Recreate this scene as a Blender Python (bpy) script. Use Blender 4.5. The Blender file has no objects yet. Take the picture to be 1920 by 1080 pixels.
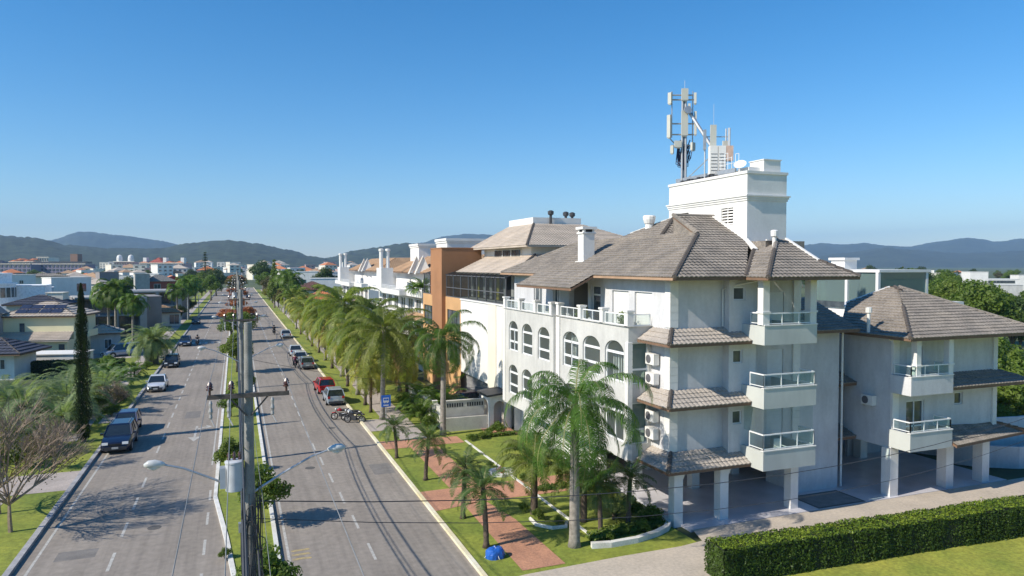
import bpy, math, random
from math import sin, cos, tan, atan, atan2, pi, sqrt, radians as R
from mathutils import Vector as V, noise, Matrix
random.seed(7)
S = bpy.context.scene
C = S.collection

# ---------------------------------------------------------------- camera, sky, sun, exposure
CAM_H = 13.0
YAW, PITCH, FPX = R(21.135), R(1.838), 1340.0
cd = bpy.data.cameras.new('camera'); cam = bpy.data.objects.new('camera', cd); C.objects.link(cam)
cam.location = (0, 0, CAM_H)
cam.rotation_euler = (pi/2 - PITCH, 0, -YAW)
cd.sensor_width = 36.0; cd.lens = FPX/1920*36.0
cd.clip_start = 0.3; cd.clip_end = 30000
S.camera = cam
HAZE = 1e-4
SUN_EL = R(37.0); SUN_AZ = atan2(-1.0, -0.125)          # direction towards the sun, measured from +Y to +X
w = bpy.data.worlds.new('World'); S.world = w; w.use_nodes = True
nt = w.node_tree; bg = nt.nodes['Background']
sky = nt.nodes.new('ShaderNodeTexSky'); sky.sky_type = 'NISHITA'; sky.sun_disc = False
sky.sun_elevation = SUN_EL; sky.sun_rotation = SUN_AZ
sky.altitude = 0; sky.air_density = 1.0; sky.dust_density = 0.1; sky.ozone_density = 4.0
hs = nt.nodes.new('ShaderNodeHueSaturation'); hs.inputs['Saturation'].default_value = 1.36
nt.links.new(sky.outputs[0], hs.inputs['Color']); nt.links.new(hs.outputs[0], bg.inputs[0]); bg.inputs[1].default_value = 0.118
sd = bpy.data.lights.new('sun', 'SUN'); sd.energy = 4.8; sd.angle = R(0.55); sd.color = (1.0, 0.925, 0.80)
so = bpy.data.objects.new('sun', sd); C.objects.link(so)
sdir = V((sin(SUN_AZ)*cos(SUN_EL), cos(SUN_AZ)*cos(SUN_EL), sin(SUN_EL)))
so.rotation_euler = (-sdir).to_track_quat('-Z', 'Y').to_euler(); so.location = (0, 0, 60)
S.view_settings.view_transform = 'Standard'; S.view_settings.look = 'None'
S.view_settings.exposure = 0.42; S.view_settings.gamma = 1.0; S.view_settings.use_curve_mapping = False
try:
    S.cycles.max_bounces = 6; S.cycles.transparent_max_bounces = 12; S.cycles.volume_bounces = 0
    S.cycles.volume_max_steps = 8; S.cycles.caustics_reflective = False; S.cycles.caustics_refractive = False
except Exception: pass

def at(u, D):
    "ground point at bearing u (of the 1920 wide survey picture) and D metres ahead"
    k = (u-960)/FPX
    return (D*(sin(YAW)+cos(YAW)*k), D*(cos(YAW)-sin(YAW)*k))
def hz(v, D):
    return CAM_H - (v-497)/FPX*D

# ---------------------------------------------------------------- materials
MT = {}
def mat(name, col, rough=0.8, var=0.12, scale=3.0, bump=0.0, bscale=None, metal=0.0, spec=0.5, col2=None, obj=0.0, fine=0.0, streak=0.0, sdir=(.9, .9, .22)):
    if name in MT: return MT[name]
    m = bpy.data.materials.new(name); m.use_nodes = True; n = m.node_tree; b = n.nodes['Principled BSDF']
    b.inputs['Roughness'].default_value = rough; b.inputs['Metallic'].default_value = metal
    b.inputs['Specular IOR Level'].default_value = spec
    geo = n.nodes.new('ShaderNodeNewGeometry')
    nz = n.nodes.new('ShaderNodeTexNoise'); nz.inputs['Scale'].default_value = scale; nz.inputs['Detail'].default_value = 6
    n.links.new(geo.outputs['Position'], nz.inputs['Vector'])
    rp = n.nodes.new('ShaderNodeValToRGB'); rp.color_ramp.elements[0].position = 0.3; rp.color_ramp.elements[1].position = 0.7
    c2 = col2 or tuple(c*(1-var*2) for c in col)
    c1 = col if col2 else tuple(min(1, c*(1+var*0.5)) for c in col)
    rp.color_ramp.elements[0].color = (*c2, 1); rp.color_ramp.elements[1].color = (*c1, 1)
    n.links.new(nz.outputs['Fac'], rp.inputs[0])
    out = rp.outputs[0]
    if fine:
        n2 = n.nodes.new('ShaderNodeTexNoise'); n2.inputs['Scale'].default_value = scale*14; n2.inputs['Detail'].default_value = 4
        n.links.new(geo.outputs['Position'], n2.inputs['Vector'])
        mp = n.nodes.new('ShaderNodeMapRange'); mp.inputs[1].default_value = .3; mp.inputs[2].default_value = .7
        mp.inputs[3].default_value = 1-fine; mp.inputs[4].default_value = 1+fine
        n.links.new(n2.outputs['Fac'], mp.inputs[0])
        mx = n.nodes.new('ShaderNodeVectorMath'); mx.operation = 'SCALE'
        n.links.new(out, mx.inputs[0]); n.links.new(mp.outputs[0], mx.inputs['Scale']); out = mx.outputs[0]
    if streak:
        mpn = n.nodes.new('ShaderNodeMapping'); mpn.inputs['Scale'].default_value = sdir; n3 = n.nodes.new('ShaderNodeTexNoise'); n3.inputs['Scale'].default_value = 2.2; n3.inputs['Detail'].default_value = 7; n3.inputs['Roughness'].default_value = .65
        n.links.new(geo.outputs['Position'], mpn.inputs[0]); n.links.new(mpn.outputs[0], n3.inputs['Vector'])
        mp = n.nodes.new('ShaderNodeMapRange'); mp.inputs[1].default_value = .38; mp.inputs[2].default_value = .58; mp.inputs[3].default_value = 1-streak; mp.inputs[4].default_value = 1
        n.links.new(n3.outputs['Fac'], mp.inputs[0]); mx = n.nodes.new('ShaderNodeVectorMath'); mx.operation = 'SCALE'
        n.links.new(out, mx.inputs[0]); n.links.new(mp.outputs[0], mx.inputs['Scale']); out = mx.outputs[0]
    if obj:
        oi = n.nodes.new('ShaderNodeObjectInfo'); hs = n.nodes.new('ShaderNodeHueSaturation')
        mp = n.nodes.new('ShaderNodeMapRange'); mp.inputs[3].default_value = 1-obj; mp.inputs[4].default_value = 1+obj
        n.links.new(oi.outputs['Random'], mp.inputs[0]); n.links.new(mp.outputs[0], hs.inputs['Value'])
        m2 = n.nodes.new('ShaderNodeMapRange'); m2.inputs[3].default_value = 0.5-obj*.06; m2.inputs[4].default_value = 0.5+obj*.06
        n.links.new(oi.outputs['Random'], m2.inputs[0]); n.links.new(m2.outputs[0], hs.inputs['Hue'])
        n.links.new(out, hs.inputs['Color']); out = hs.outputs[0]
    n.links.new(out, b.inputs['Base Color'])
    if bump:
        bp = n.nodes.new('ShaderNodeBump'); bp.inputs['Strength'].default_value = bump; bp.inputs['Distance'].default_value = 0.03
        nb = n.nodes.new('ShaderNodeTexNoise'); nb.inputs['Scale'].default_value = bscale or scale*8; nb.inputs['Detail'].default_value = 5
        n.links.new(geo.outputs['Position'], nb.inputs['Vector']); n.links.new(nb.outputs['Fac'], bp.inputs['Height'])
        n.links.new(bp.outputs[0], b.inputs['Normal'])
    MT[name] = m; return m

def leafmat(name, col, col2, scale=0.9, trans=0.42, obj=0.12):
    if name in MT: return MT[name]
    m = mat(name, col, rough=0.5, scale=scale, col2=col2, obj=obj, spec=0.35, fine=0.25)
    n = m.node_tree; b = n.nodes['Principled BSDF']; o = n.nodes['Material Output']
    src = b.inputs['Base Color'].links[0].from_socket
    t = n.nodes.new('ShaderNodeBsdfTranslucent'); mx = n.nodes.new('ShaderNodeMixShader'); mx.inputs[0].default_value = trans
    sc = n.nodes.new('ShaderNodeVectorMath'); sc.operation = 'MULTIPLY'; sc.inputs[1].default_value = (1.5, 1.6, 0.7)
    n.links.new(src, sc.inputs[0]); n.links.new(sc.outputs[0], t.inputs['Color'])
    n.links.new(b.outputs[0], mx.inputs[1]); n.links.new(t.outputs[0], mx.inputs[2]); n.links.new(mx.outputs[0], o.inputs['Surface'])
    return m

def glassmat(name, tint, alpha, rough=0.03):
    if name in MT: return MT[name]
    m = bpy.data.materials.new(name); m.use_nodes = True; n = m.node_tree; o = n.nodes['Material Output']
    b = n.nodes['Principled BSDF']; b.inputs['Base Color'].default_value = (*[t*0.5 for t in tint], 1); b.inputs['Roughness'].default_value = rough
    nz = n.nodes.new('ShaderNodeTexNoise'); nz.inputs['Scale'].default_value = 0.8
    bp = n.nodes.new('ShaderNodeBump'); bp.inputs['Strength'].default_value = 0.05
    n.links.new(nz.outputs['Fac'], bp.inputs['Height']); n.links.new(bp.outputs[0], b.inputs['Normal'])
    t = n.nodes.new('ShaderNodeBsdfTransparent'); t.inputs[0].default_value = (*tint, 1)
    mx = n.nodes.new('ShaderNodeMixShader'); mx.inputs[0].default_value = alpha
    n.links.new(b.outputs[0], mx.inputs[2]); n.links.new(t.outputs[0], mx.inputs[1]); n.links.new(mx.outputs[0], o.inputs['Surface'])
    MT[name] = m; return m

WHITE = mat('white_paint', (.78, .765, .73), .75, .05, .7, .1, 40, fine=.03, streak=.05)
GREYW = mat('pale_grey_render', (.585, .58, .55), .85, .07, .5, .15, 30, fine=.04, streak=.11)
LILAC = mat('offwhite_render', (.62, .62, .63), .85, .06, .5, .15, 30, fine=.04, streak=.10)
BALC = mat('greenish_grey_render', (.53, .55, .52), .85, .06, .5, .1, 30, streak=.06)
CREAM = mat('cream_render', (.78, .72, .60), .85, .05, .4, .1, 30)
YELLOW = mat('pale_yellow_render', (.78, .72, .46), .85, .05, .4)
ORANGE = mat('orange_render', (.37, .18, .085), .85, .08, .5, .1, 20)
ORANGEL = mat('light_orange_render', (.60, .35, .16), .85, .08, .5, .1, 20)
TILE = mat('weathered_roof_tile', (.30, .258, .213), .9, .16, .8, .3, 10, col2=(.215, .19, .165), fine=.32, streak=.22, sdir=(.5,.5,.5))
TILEB = mat('beige_roof_tile', (.52, .44, .36), .9, .12, .6, .2, 10, fine=.12)
TILEC = mat('brown_roof_tile', (.42, .27, .16), .9, .12, .6, .2, 10, fine=.15)
TILED = mat('dark_slate_tile', (.06, .065, .09), .7, .12, .6, .2, 10, fine=.1)
TILEO = mat('orange_clay_tile', (.62, .22, .09), .9, .12, .6, .2, 10, fine=.1)
TILER = mat('red_clay_tile', (.42, .10, .07), .9, .12, .6)
HIPM = mat('dark_ridge_mortar', (.10, .085, .075), .95, .1, 2)
FASC = mat('brown_fascia', (.20, .12, .075), .8, .1, 2)
FASO = mat('orange_fascia', (.42, .27, .17), .8, .1, 2)
CONC = mat('concrete', (.42, .41, .38), .9, .12, 1.2, .3, 20, fine=.12)
CONCP = mat('pole_concrete', (.27, .265, .245), .92, .16, 3.0, .3, 30, fine=.2)
STONE = mat('grey_plaster', (.36, .36, .37), .9, .08, .5)
TAUPE = mat('taupe_plaster', (.27, .25, .24), .9, .08, .5)
DGREY = mat('dark_grey_metal', (.05, .05, .055), .5, .1, 3)
BLACK = mat('black_rubber', (.015, .015, .016), .7, .1, 5)
STEEL = mat('galvanised_steel', (.50, .51, .52), .45, .08, 6, metal=.6)
ALU = mat('white_aluminium', (.78, .79, .79), .4, .03, 3)
WOOD = mat('weathered_wood', (.15, .12, .10), .9, .2, 8, fine=.2)
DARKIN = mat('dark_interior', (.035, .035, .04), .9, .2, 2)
CURT = mat('pale_curtain', (.60, .58, .54), .9, .15, 4)
SHUT = mat('roller_shutter', (.66, .68, .70), .7, .03, 3)
GLDARK = mat('dark_window_glass', (.03, .04, .05), .06, .4, 1.5, spec=.8, col2=(.10, .12, .13))
GLMID = mat('curtained_window_glass', (.16, .19, .21), .08, .3, 1.2, spec=.8, col2=(.04, .05, .06))
GLASS = glassmat('clear_glass', (.80, .88, .87), .13)
GLGREEN = glassmat('green_glass', (.74, .87, .84), .16)
GLTEAL = glassmat('teal_glass', (.45, .62, .60), .5)
GLSMOKE = glassmat('smoked_glass', (.42, .46, .47), .12)
BARK = mat('grey_bark', (.23, .19, .15), .95, .2, 6, .5, 30, fine=.25)
PALMB = mat('palm_trunk', (.30, .27, .23), .95, .2, 5, .5, 25, fine=.25)
PALMD = mat('dark_palm_trunk', (.13, .095, .07), .95, .25, 9, .5, 30, fine=.3)
QUEEN = leafmat('queen_palm_leaf', (.11, .20, .03), (.05, .115, .02))
COCO = leafmat('coconut_palm_leaf', (.23, .265, .045), (.10, .145, .025), .5)
COCOY = leafmat('yellowed_palm_leaf', (.36, .33, .07), (.19, .23, .04), .5)
DATE = leafmat('date_palm_leaf', (.11, .17, .045), (.055, .10, .03))
SILV = leafmat('silvery_palm_leaf', (.30, .37, .18), (.13, .19, .08))
LEAFG = leafmat('green_tree_leaf', (.16, .225, .035), (.07, .115, .02))
LEAFL = leafmat('light_green_leaf', (.19, .26, .04), (.09, .14, .022))
LEAFD = leafmat('dark_green_leaf', (.08, .125, .032), (.038, .066, .02))
LEAFR = leafmat('rusty_red_leaf', (.44, .16, .07), (.26, .10, .04))
LEAFY = leafmat('yellow_green_leaf', (.22, .22, .035), (.11, .12, .02))
LEAFO = leafmat('olive_leaf', (.14, .13, .045), (.08, .075, .03))
HEDGE = leafmat('hedge_leaf', (.085, .14, .02), (.035, .065, .010), 1.2, .4)  # clipped hedge sides, their shade put into this darker green
HEDGELIT = leafmat('lit_hedge_top', (.27, .33, .035), (.14, .22, .025), 1.2, .4)  # most leaves on the hedge top, sunlight put into this brighter colour

# ---------------------------------------------------------------- mesh helpers
class MB:
    def __init__(s): s.v = []; s.f = []; s.m = []
    def vert(s, p): s.v.append(tuple(p)); return len(s.v)-1
    def face(s, pts, m=0):
        i = len(s.v); s.v.extend([tuple(p) for p in pts]); s.f.append(tuple(range(i, i+len(pts)))); s.m.append(m); return s
    def box(s, x0, y0, z0, x1, y1, z1, m=0):
        i = len(s.v)
        s.v += [(x0,y0,z0),(x1,y0,z0),(x1,y1,z0),(x0,y1,z0),(x0,y0,z1),(x1,y0,z1),(x1,y1,z1),(x0,y1,z1)]
        for q in ((0,3,2,1),(4,5,6,7),(0,1,5,4),(1,2,6,5),(2,3,7,6),(3,0,4,7)):
            s.f.append(tuple(i+k for k in q)); s.m.append(m)
        return s
    def prism(s, pts, z0, z1, m=0, cap=True):
        n = len(pts); i = len(s.v)
        s.v += [(p[0], p[1], z0) for p in pts]+[(p[0], p[1], z1) for p in pts]
        for k in range(n):
            s.f.append((i+k, i+(k+1) % n, i+n+(k+1) % n, i+n+k)); s.m.append(m)
        if cap:
            s.f.append(tuple(i+n+k for k in range(n))); s.m.append(m)
            s.f.append(tuple(i+k for k in reversed(range(n)))); s.m.append(m)
        return s
    def obox(s, c, ax, ay, az, m=0):
        "box centred c with half-axis vectors"
        c = V(c); ax = V(ax); ay = V(ay); az = V(az); i = len(s.v)
        for a, b, d in ((-1,-1,-1),(1,-1,-1),(1,1,-1),(-1,1,-1),(-1,-1,1),(1,-1,1),(1,1,1),(-1,1,1)):
            s.v.append(tuple(c+ax*a+ay*b+az*d))
        for q in ((0,3,2,1),(4,5,6,7),(0,1,5,4),(1,2,6,5),(2,3,7,6),(3,0,4,7)):
            s.f.append(tuple(i+k for k in q)); s.m.append(m)
        return s
    def tube(s, pts, rad, n=6, m=0, cap=True):
        pts = [V(p) for p in pts]
        if not hasattr(rad, '__len__'): rad = [rad]*len(pts)
        rings = []; prev = None
        for k, p in enumerate(pts):
            d = (pts[min(k+1, len(pts)-1)]-pts[max(k-1, 0)])
            d = d.normalized() if d.length > 1e-9 else V((0,0,1))
            a = prev if prev else (V((1,0,0)) if abs(d.z) > .9 else V((0,0,1)))
            x = (a - d*a.dot(d)); x = x.normalized() if x.length > 1e-6 else d.orthogonal().normalized()
            prev = x; y = d.cross(x)
            i = len(s.v)
            for q in range(n):
                t = 2*pi*q/n; s.v.append(tuple(p+(x*cos(t)+y*sin(t))*rad[k]))
            rings.append(i)
        for a, b in zip(rings, rings[1:]):
            for q in range(n):
                s.f.append((a+q, a+(q+1) % n, b+(q+1) % n, b+q)); s.m.append(m)
        if cap:
            s.f.append(tuple(rings[0]+q for q in reversed(range(n)))); s.m.append(m)
            s.f.append(tuple(rings[-1]+q for q in range(n))); s.m.append(m)
        return s
    def lathe(s, c, prof, n=16, m=0):
        i = len(s.v); c = V(c)
        for r, z in prof:
            for q in range(n):
                t = 2*pi*q/n; s.v.append((c.x+r*cos(t), c.y+r*sin(t), c.z+z))
        for k in range(len(prof)-1):
            for q in range(n):
                a = i+k*n; s.f.append((a+q, a+(q+1) % n, a+n+(q+1) % n, a+n+q)); s.m.append(m)
        s.f.append(tuple(i+(len(prof)-1)*n+q for q in range(n))); s.m.append(m)
        return s
    def build(s, name, mats, parent=None, smooth=False, sharp=None, world=True):
        me = bpy.data.meshes.new(name); me.from_pydata(s.v, [], s.f)
        if not isinstance(mats, (list, tuple)): mats = [mats]
        for m in mats: me.materials.append(m)
        if len(mats) > 1: me.polygons.foreach_set('material_index', s.m)
        if smooth:
            me.polygons.foreach_set('use_smooth', [True]*len(s.f))
            if sharp: me.set_sharp_from_angle(angle=R(sharp))
        me.update()
        o = bpy.data.objects.new(name, me); C.objects.link(o)
        if parent:
            o.parent = parent
            if world and parent.type == 'EMPTY': o.location = -parent.location
        return o

def thing(name, label, cat, loc=(0,0,0), rz=0.0, group=None, scale=None):
    o = bpy.data.objects.new(name, None); C.objects.link(o); o.empty_display_size = .3
    o.location = loc; o.rotation_euler = (0, 0, rz); o['label'] = label; o['category'] = cat
    if group: o['group'] = group
    if scale: o.scale = (scale,)*3
    return o
def tag(o, label, cat, group=None, kind=None):
    o['label'] = label; o['category'] = cat
    if group: o['group'] = group
    if kind: o['kind'] = kind
    return o
def struct(o): o['kind'] = 'structure'; return o
def dup(root, loc, rz=0.0, label=None, scale=None, group=None):
    def cp(o, par):
        c = o.copy(); C.objects.link(c)
        if par: c.parent = par
        for ch in list(o.children): cp(ch, c)
        return c
    r = cp(root, None); r.location = loc; r.rotation_euler = (0, 0, rz)
    if scale: r.scale = (scale,)*3 if not hasattr(scale, '__len__') else scale
    if label: r['label'] = label
    if group: r['group'] = group
    return r
def put(root, used, loc, rz, label, scale=None, group=None):
    "first use moves the prototype itself, later uses copy it"
    if root.name not in used:
        used.add(root.name); root.location = loc; root.rotation_euler = (0, 0, rz); root['label'] = label
        if scale: root.scale = (scale,)*3 if not hasattr(scale, '__len__') else scale
        if group: root['group'] = group
        return root
    return dup(root, loc, rz, label, scale, group)
USED = set()

def wall(mb, p0, p1, z0, z1, inw, holes=(), rev=.18, m=0):
    "wall face from p0 to p1 with real openings; holes (a,b,c,d,arch) metres along / heights; inw = unit vector into the building"
    p0 = V((p0[0], p0[1], 0)); p1 = V((p1[0], p1[1], 0)); L = (p1-p0).length; t = (p1-p0)/L; inw = V((inw[0], inw[1], 0))
    P = lambda a, z, d=0: p0+t*a+V((0, 0, z))+inw*d
    xs = sorted({0, L}|{h[0] for h in holes}|{h[1] for h in holes}); zs = sorted({z0, z1}|{h[2] for h in holes}|{h[3] for h in holes})
    for i in range(len(xs)-1):
        for j in range(len(zs)-1):
            cx, cz = (xs[i]+xs[i+1])/2, (zs[j]+zs[j+1])/2
            if any(h[0] < cx < h[1] and h[2] < cz < h[3] for h in holes): continue
            mb.face([P(xs[i], zs[j]), P(xs[i+1], zs[j]), P(xs[i+1], zs[j+1]), P(xs[i], zs[j+1])], m)
    for h in holes:
        a, b, c, d = h[:4]; ah = h[4] if len(h) > 4 else 0
        if ah:
            N = 12; arc = [((a+b)/2-(b-a)/2*cos(pi*k/N), d-ah+ah*sin(pi*k/N)) for k in range(N+1)]
            h2 = N//2
            for k in range(h2): mb.face([P(a, d), P(*arc[k]), P(*arc[k+1])], m)
            for k in range(h2, N): mb.face([P(b, d), P(*arc[k]), P(*arc[k+1])], m)
            loop = [(a, c)]+arc+[(b, c)]
        else: loop = [(a, c), (a, d), (b, d), (b, c)]
        for k in range(len(loop)):
            q, r = loop[k], loop[(k+1) % len(loop)]
            mb.face([P(*q), P(*r), P(*r, rev), P(*q, rev)], m)
    return mb

def window(par, p0, p1, inw, h, rev=.18, nv=1, trans=(), fr=.055, fm=None, gm=None, name='window'):
    "frame set inside an opening h of wall p0-p1, pane as its child"
    fm = fm or ALU; gm = gm or GLMID
    p0 = V((p0[0], p0[1], 0)); p1 = V((p1[0], p1[1], 0)); t = (p1-p0).normalized(); inw = V((inw[0], inw[1], 0))
    a, b, c, d = h[:4]; ah = h[4] if len(h) > 4 else 0
    dep = rev-.07; up = V((0,0,1))
    P = lambda x, z, q=0: p0+t*x+up*z+inw*(dep+q)
    mb = MB()
    def bar(x0, z0, x1, z1):
        mb.obox(P((x0+x1)/2, (z0+z1)/2), t*((x1-x0)/2), inw*.035, up*((z1-z0)/2))
    zt = d-ah
    bar(a, c, a+fr, zt); bar(b-fr, c, b, zt); bar(a+fr, c, b-fr, c+fr)
    if not ah: bar(a+fr, d-fr, b-fr, d)
    for k in range(1, nv): x = a+(b-a)*k/nv; bar(x-fr/2, c+fr, x+fr/2, zt-(0 if ah else fr))
    for z in trans: bar(a+fr, z-fr*.9, b-fr, z+fr*.9)
    if ah:
        N = 12; arc = [((a+b)/2-(b-a)/2*cos(pi*k/N), zt+ah*sin(pi*k/N)) for k in range(N+1)]
        cx = (a+b)/2
        for k in range(N):
            q, r = arc[k], arc[k+1]; s = 1-fr/((b-a)/2)
            qi = (cx+(q[0]-cx)*s, zt+(q[1]-zt)*s); ri = (cx+(r[0]-cx)*s, zt+(r[1]-zt)*s)
            mb.face([P(*q, -.035), P(*r, -.035), P(*ri, -.035), P(*qi, -.035)]); mb.face([P(*qi, -.035), P(*ri, -.035), P(*ri, .035), P(*qi, .035)])
    o = mb.build(name, fm, par)
    g = MB()
    if ah: g.face([P(a+.01, c+.01, .01)]+[P(x, z, .01) for x, z in arc]+[P(b-.01, c+.01, .01)])
    else: g.face([P(a+.01, c+.01, .01), P(b-.01, c+.01, .01), P(b-.01, d-.01, .01), P(a+.01, d-.01, .01)])
    g.build('pane', gm, o, world=False)
    return o

def tiled(mb, pts, per=.30, row=.40, amp=.045, lip=.04, m=0, lod=4):
    "real roof tiles over a convex facet; pts[0]->pts[1] is the eave"
    P = [V(p) for p in pts]; e = (P[1]-P[0]).normalized(); nrm = V((0,0,0))
    for k in range(1, len(P)-1): nrm += (P[k]-P[0]).cross(P[k+1]-P[0])
    nrm.normalize()
    if nrm.z < 0: nrm = -nrm
    s = nrm.cross(e).normalized()
    if s.z < 0: s = -s
    q = [((p-P[0]).dot(e), (p-P[0]).dot(s)) for p in P]; B = max(b for a, b in q)
    def rng(b):
        xs = []
        for i in range(len(q)):
            (a0, b0), (a1, b1) = q[i], q[(i+1) % len(q)]
            if abs(b0-b1) < 1e-6:
                if abs(b-b0) < 1e-4: xs += [a0, a1]
                continue
            t = (b-b0)/(b1-b0)
            if -1e-6 <= t <= 1+1e-6: xs.append(a0+(a1-a0)*t)
        return (min(xs), max(xs)) if xs else None
    nr = max(1, round(B/row)); step = per/lod
    for r in range(nr):
        b0, b1 = B*r/nr, B*(r+1)/nr
        r0 = rng(b0+1e-5); r1 = rng(b1-1e-5)
        if not r0 or not r1: continue
        lo, hi = min(r0[0], r1[0]), max(r0[1], r1[1]); n = max(1, int((hi-lo)/step))
        i = len(mb.v); jit = random.uniform(-.006, .006)
        for k in range(n+1):
            a = lo+(hi-lo)*k/n; h = amp*abs(sin(pi*a/per))
            a0 = min(max(a, r0[0]), r0[1]); a1 = min(max(a, r1[0]), r1[1])
            p = P[0]+e*a0+s*b0
            mb.v += [tuple(p-s*.02+nrm*(h-.01)), tuple(p-s*.02+nrm*(h+lip+jit)), tuple(P[0]+e*a1+s*b1+nrm*(h+.002))]
        for k in range(n):
            j = i+3*k
            mb.f.append((j, j+3, j+4, j+1)); mb.m.append(m); mb.f.append((j+1, j+4, j+5, j+2)); mb.m.append(m)
    return mb
def under(mb, pts, th=.14, m=0):
    P = [V(p) for p in pts]; mb.face([p-V((0,0,th)) for p in reversed(P)], m)
    for i in range(len(P)): a, b = P[i], P[(i+1) % len(P)]; mb.face([a, b, b-V((0,0,th)), a-V((0,0,th))], m)
def roof(par, facets, tm=TILE, um=FASC, hips=(), hm=HIPM, hr=.11, per=.27, row=.33, th=.14, lod=4, name='roof'):
    mb = MB()
    for f in facets: tiled(mb, f, per, row, m=0, lod=lod, amp=.045*per/.3, lip=.055*row/.4)
    for f in facets: under(mb, f, th, 1)
    o = mb.build(name, [tm, um], par)
    for a, b in hips:
        h = MB(); a, b = V(a), V(b); n = max(2, int((b-a).length/.38)); pts = []; rr = []
        for k in range(n):
            p, q = a+(b-a)*k/n, a+(b-a)*(k+1)/n; pts += [p+V((0,0,.04)), p+(q-p)*.97+V((0,0,.03))]; rr += [hr*1.15, hr*.9]
        h.tube(pts, rr, 6); h.build('ridge', hm, o, world=False)
    return o
def hiproof(par, x0, y0, x1, y1, z, slope, tm=TILE, um=FASC, per=.3, row=.4, hm=None, lod=4, name='roof', hips=True):
    w, d = x1-x0, y1-y0; r = min(w, d)/2; h = r*slope
    if w >= d: A, B = (x0+r, (y0+y1)/2, z+h), (x1-r, (y0+y1)/2, z+h)
    else: A, B = ((x0+x1)/2, y0+r, z+h), ((x0+x1)/2, y1-r, z+h)
    a, b, c, e = (x0,y0,z), (x1,y0,z), (x1,y1,z), (x0,y1,z)
    if w >= d: F = [(a,b,B,A), (c,e,A,B), (e,a,A), (b,c,B)]; H = [(a,A),(e,A),(b,B),(c,B),(A,B)]
    else: F = [(a,b,A), (c,e,B), (e,a,A,B), (b,c,B,A)]; H = [(a,A),(b,A),(c,B),(e,B),(A,B)]
    if w == d or (A == B):
        F = [tuple(dict.fromkeys(f)) for f in F]; H = H[:4]
    return roof(par, F, tm, um, H if hips else (), hm or HIPM, per=per, row=row, lod=lod, name=name)
# ---------------------------------------------------------------- ground, roads, paths
GRASS = mat('lawn_grass', (.25, .27, .035), .95, scale=.35, col2=(.13, .18, .022), bump=.6, bscale=14, fine=.25)
GRASB = mat('bright_lawn', (.33, .32, .045), .95, scale=.45, col2=(.21, .25, .03), bump=.6, bscale=16, fine=.25, streak=.12, sdir=(.2,.2,.2))
FIELD = mat('far_field', (.10, .12, .045), .95, scale=.02, col2=(.045, .065, .025), bump=.4, bscale=1, fine=.3)
ASPH = mat('old_asphalt', (.30, .262, .222), .92, scale=.22, col2=(.245, .213, .18), bump=.25, bscale=60, fine=.12, streak=.16, sdir=(1.3,.045,1))
TYRE = mat('tyre_marked_asphalt', (.105, .10, .095), .9, .12, 2, fine=.15)
PAINT = mat('worn_road_paint', (.52, .51, .47), .8, scale=6, col2=(.33, .31, .28), fine=.15)
YPAINT = mat('worn_yellow_paint', (.48, .36, .14), .8, scale=6, col2=(.25, .21, .15), fine=.2)
KERBW = mat('white_painted_kerb', (.74, .73, .69), .8, scale=1.5, col2=(.55, .53, .48), fine=.12)
KERBY = mat('yellowed_kerb', (.74, .70, .56), .8, scale=.5, col2=(.62, .52, .28), fine=.12)
KERBG = mat('grey_kerb', (.42, .41, .41), .9, scale=1.5, col2=(.25, .25, .26), fine=.2)
BRICK = mat('red_brick_paving', (.50, .25, .15), .9, scale=.9, col2=(.38, .19, .12), bump=.3, bscale=12, fine=.2)
PAVEP = mat('pinkish_paving', (.44, .38, .34), .9, scale=.8, col2=(.33, .29, .26), fine=.15)
SAND = mat('beige_driveway', (.53, .45, .36), .92, scale=.5, col2=(.43, .37, .30), bump=.2, bscale=30, fine=.12)
FLOORT = mat('polished_garage_tile', (.62, .60, .63), .22, .08, .7)

def sheet(name, x0, y0, x1, y1, z, m, kind='structure'):
    o = MB().face([(x0,y0,z),(x1,y0,z),(x1,y1,z),(x0,y1,z)]).build(name, m); o['kind'] = kind; return o
def strip(mb, left, right, z, m=0):
    for i in range(len(left)-1):
        mb.face([(*left[i], z), (*right[i], z), (*right[i+1], z), (*left[i+1], z)], m)
def kerb(mb, pts, w, h, m=0):
    for (x0, y0), (x1, y1) in zip(pts, pts[1:]):
        d = V((x1-x0, y1-y0, 0)); L = d.length; d.normalize(); n = V((-d.y, d.x, 0))*w/2
        mb.obox(((x0+x1)/2, (y0+y1)/2, h/2), d*(L/2), n, (0, 0, h/2), m)
sheet('ground', -9000, -400, 12000, 13000, -.02, FIELD)
sheet('grass_left', -40, -20, -9.0, 60, 0.10, GRASS)
sheet('grass_left_verge', -16, 60.01, -9.0, 400, 0.10, GRASS)
sheet('grass_right', 9.4, 27.0, 19.9, 56, .10, GRASS)
sheet('grass_right_verge', 9.4, 56.01, 19.0, 400, .10, GRASS)
sheet('lawn_front', 15.5, -30, 120, 23.6, .06, GRASB)
ROADF = 440
r = MB(); Lm = [(-.05, -30), (-.1, 30), (-.55, 36), (-1.2, 42.7), (-1.2, ROADF)]
strip(r, [(-9.0, y) for x, y in Lm], Lm, .012); struct(r.build('road_left', ASPH))
r = MB(); strip(r, [(1.6, -30), (1.6, ROADF)], [(9.5, -30), (9.5, ROADF)], .012); struct(r.build('road_right', ASPH))
r = MB(); strip(r, Lm, [(1.6, y) for x, y in Lm], .11); struct(r.build('median_grass', GRASS))
k = MB(); kerb(k, Lm, .2, .15); struct(k.build('kerb_median_left', KERBW))
k = MB(); kerb(k, [(1.6, -30), (1.6, ROADF)], .2, .15); struct(k.build('kerb_median_right', KERBW))
k = MB(); kerb(k, [(9.5, 24.9), (9.5, 59), (9.5, ROADF)], .2, .15); struct(k.build('kerb_right', KERBY))
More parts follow.
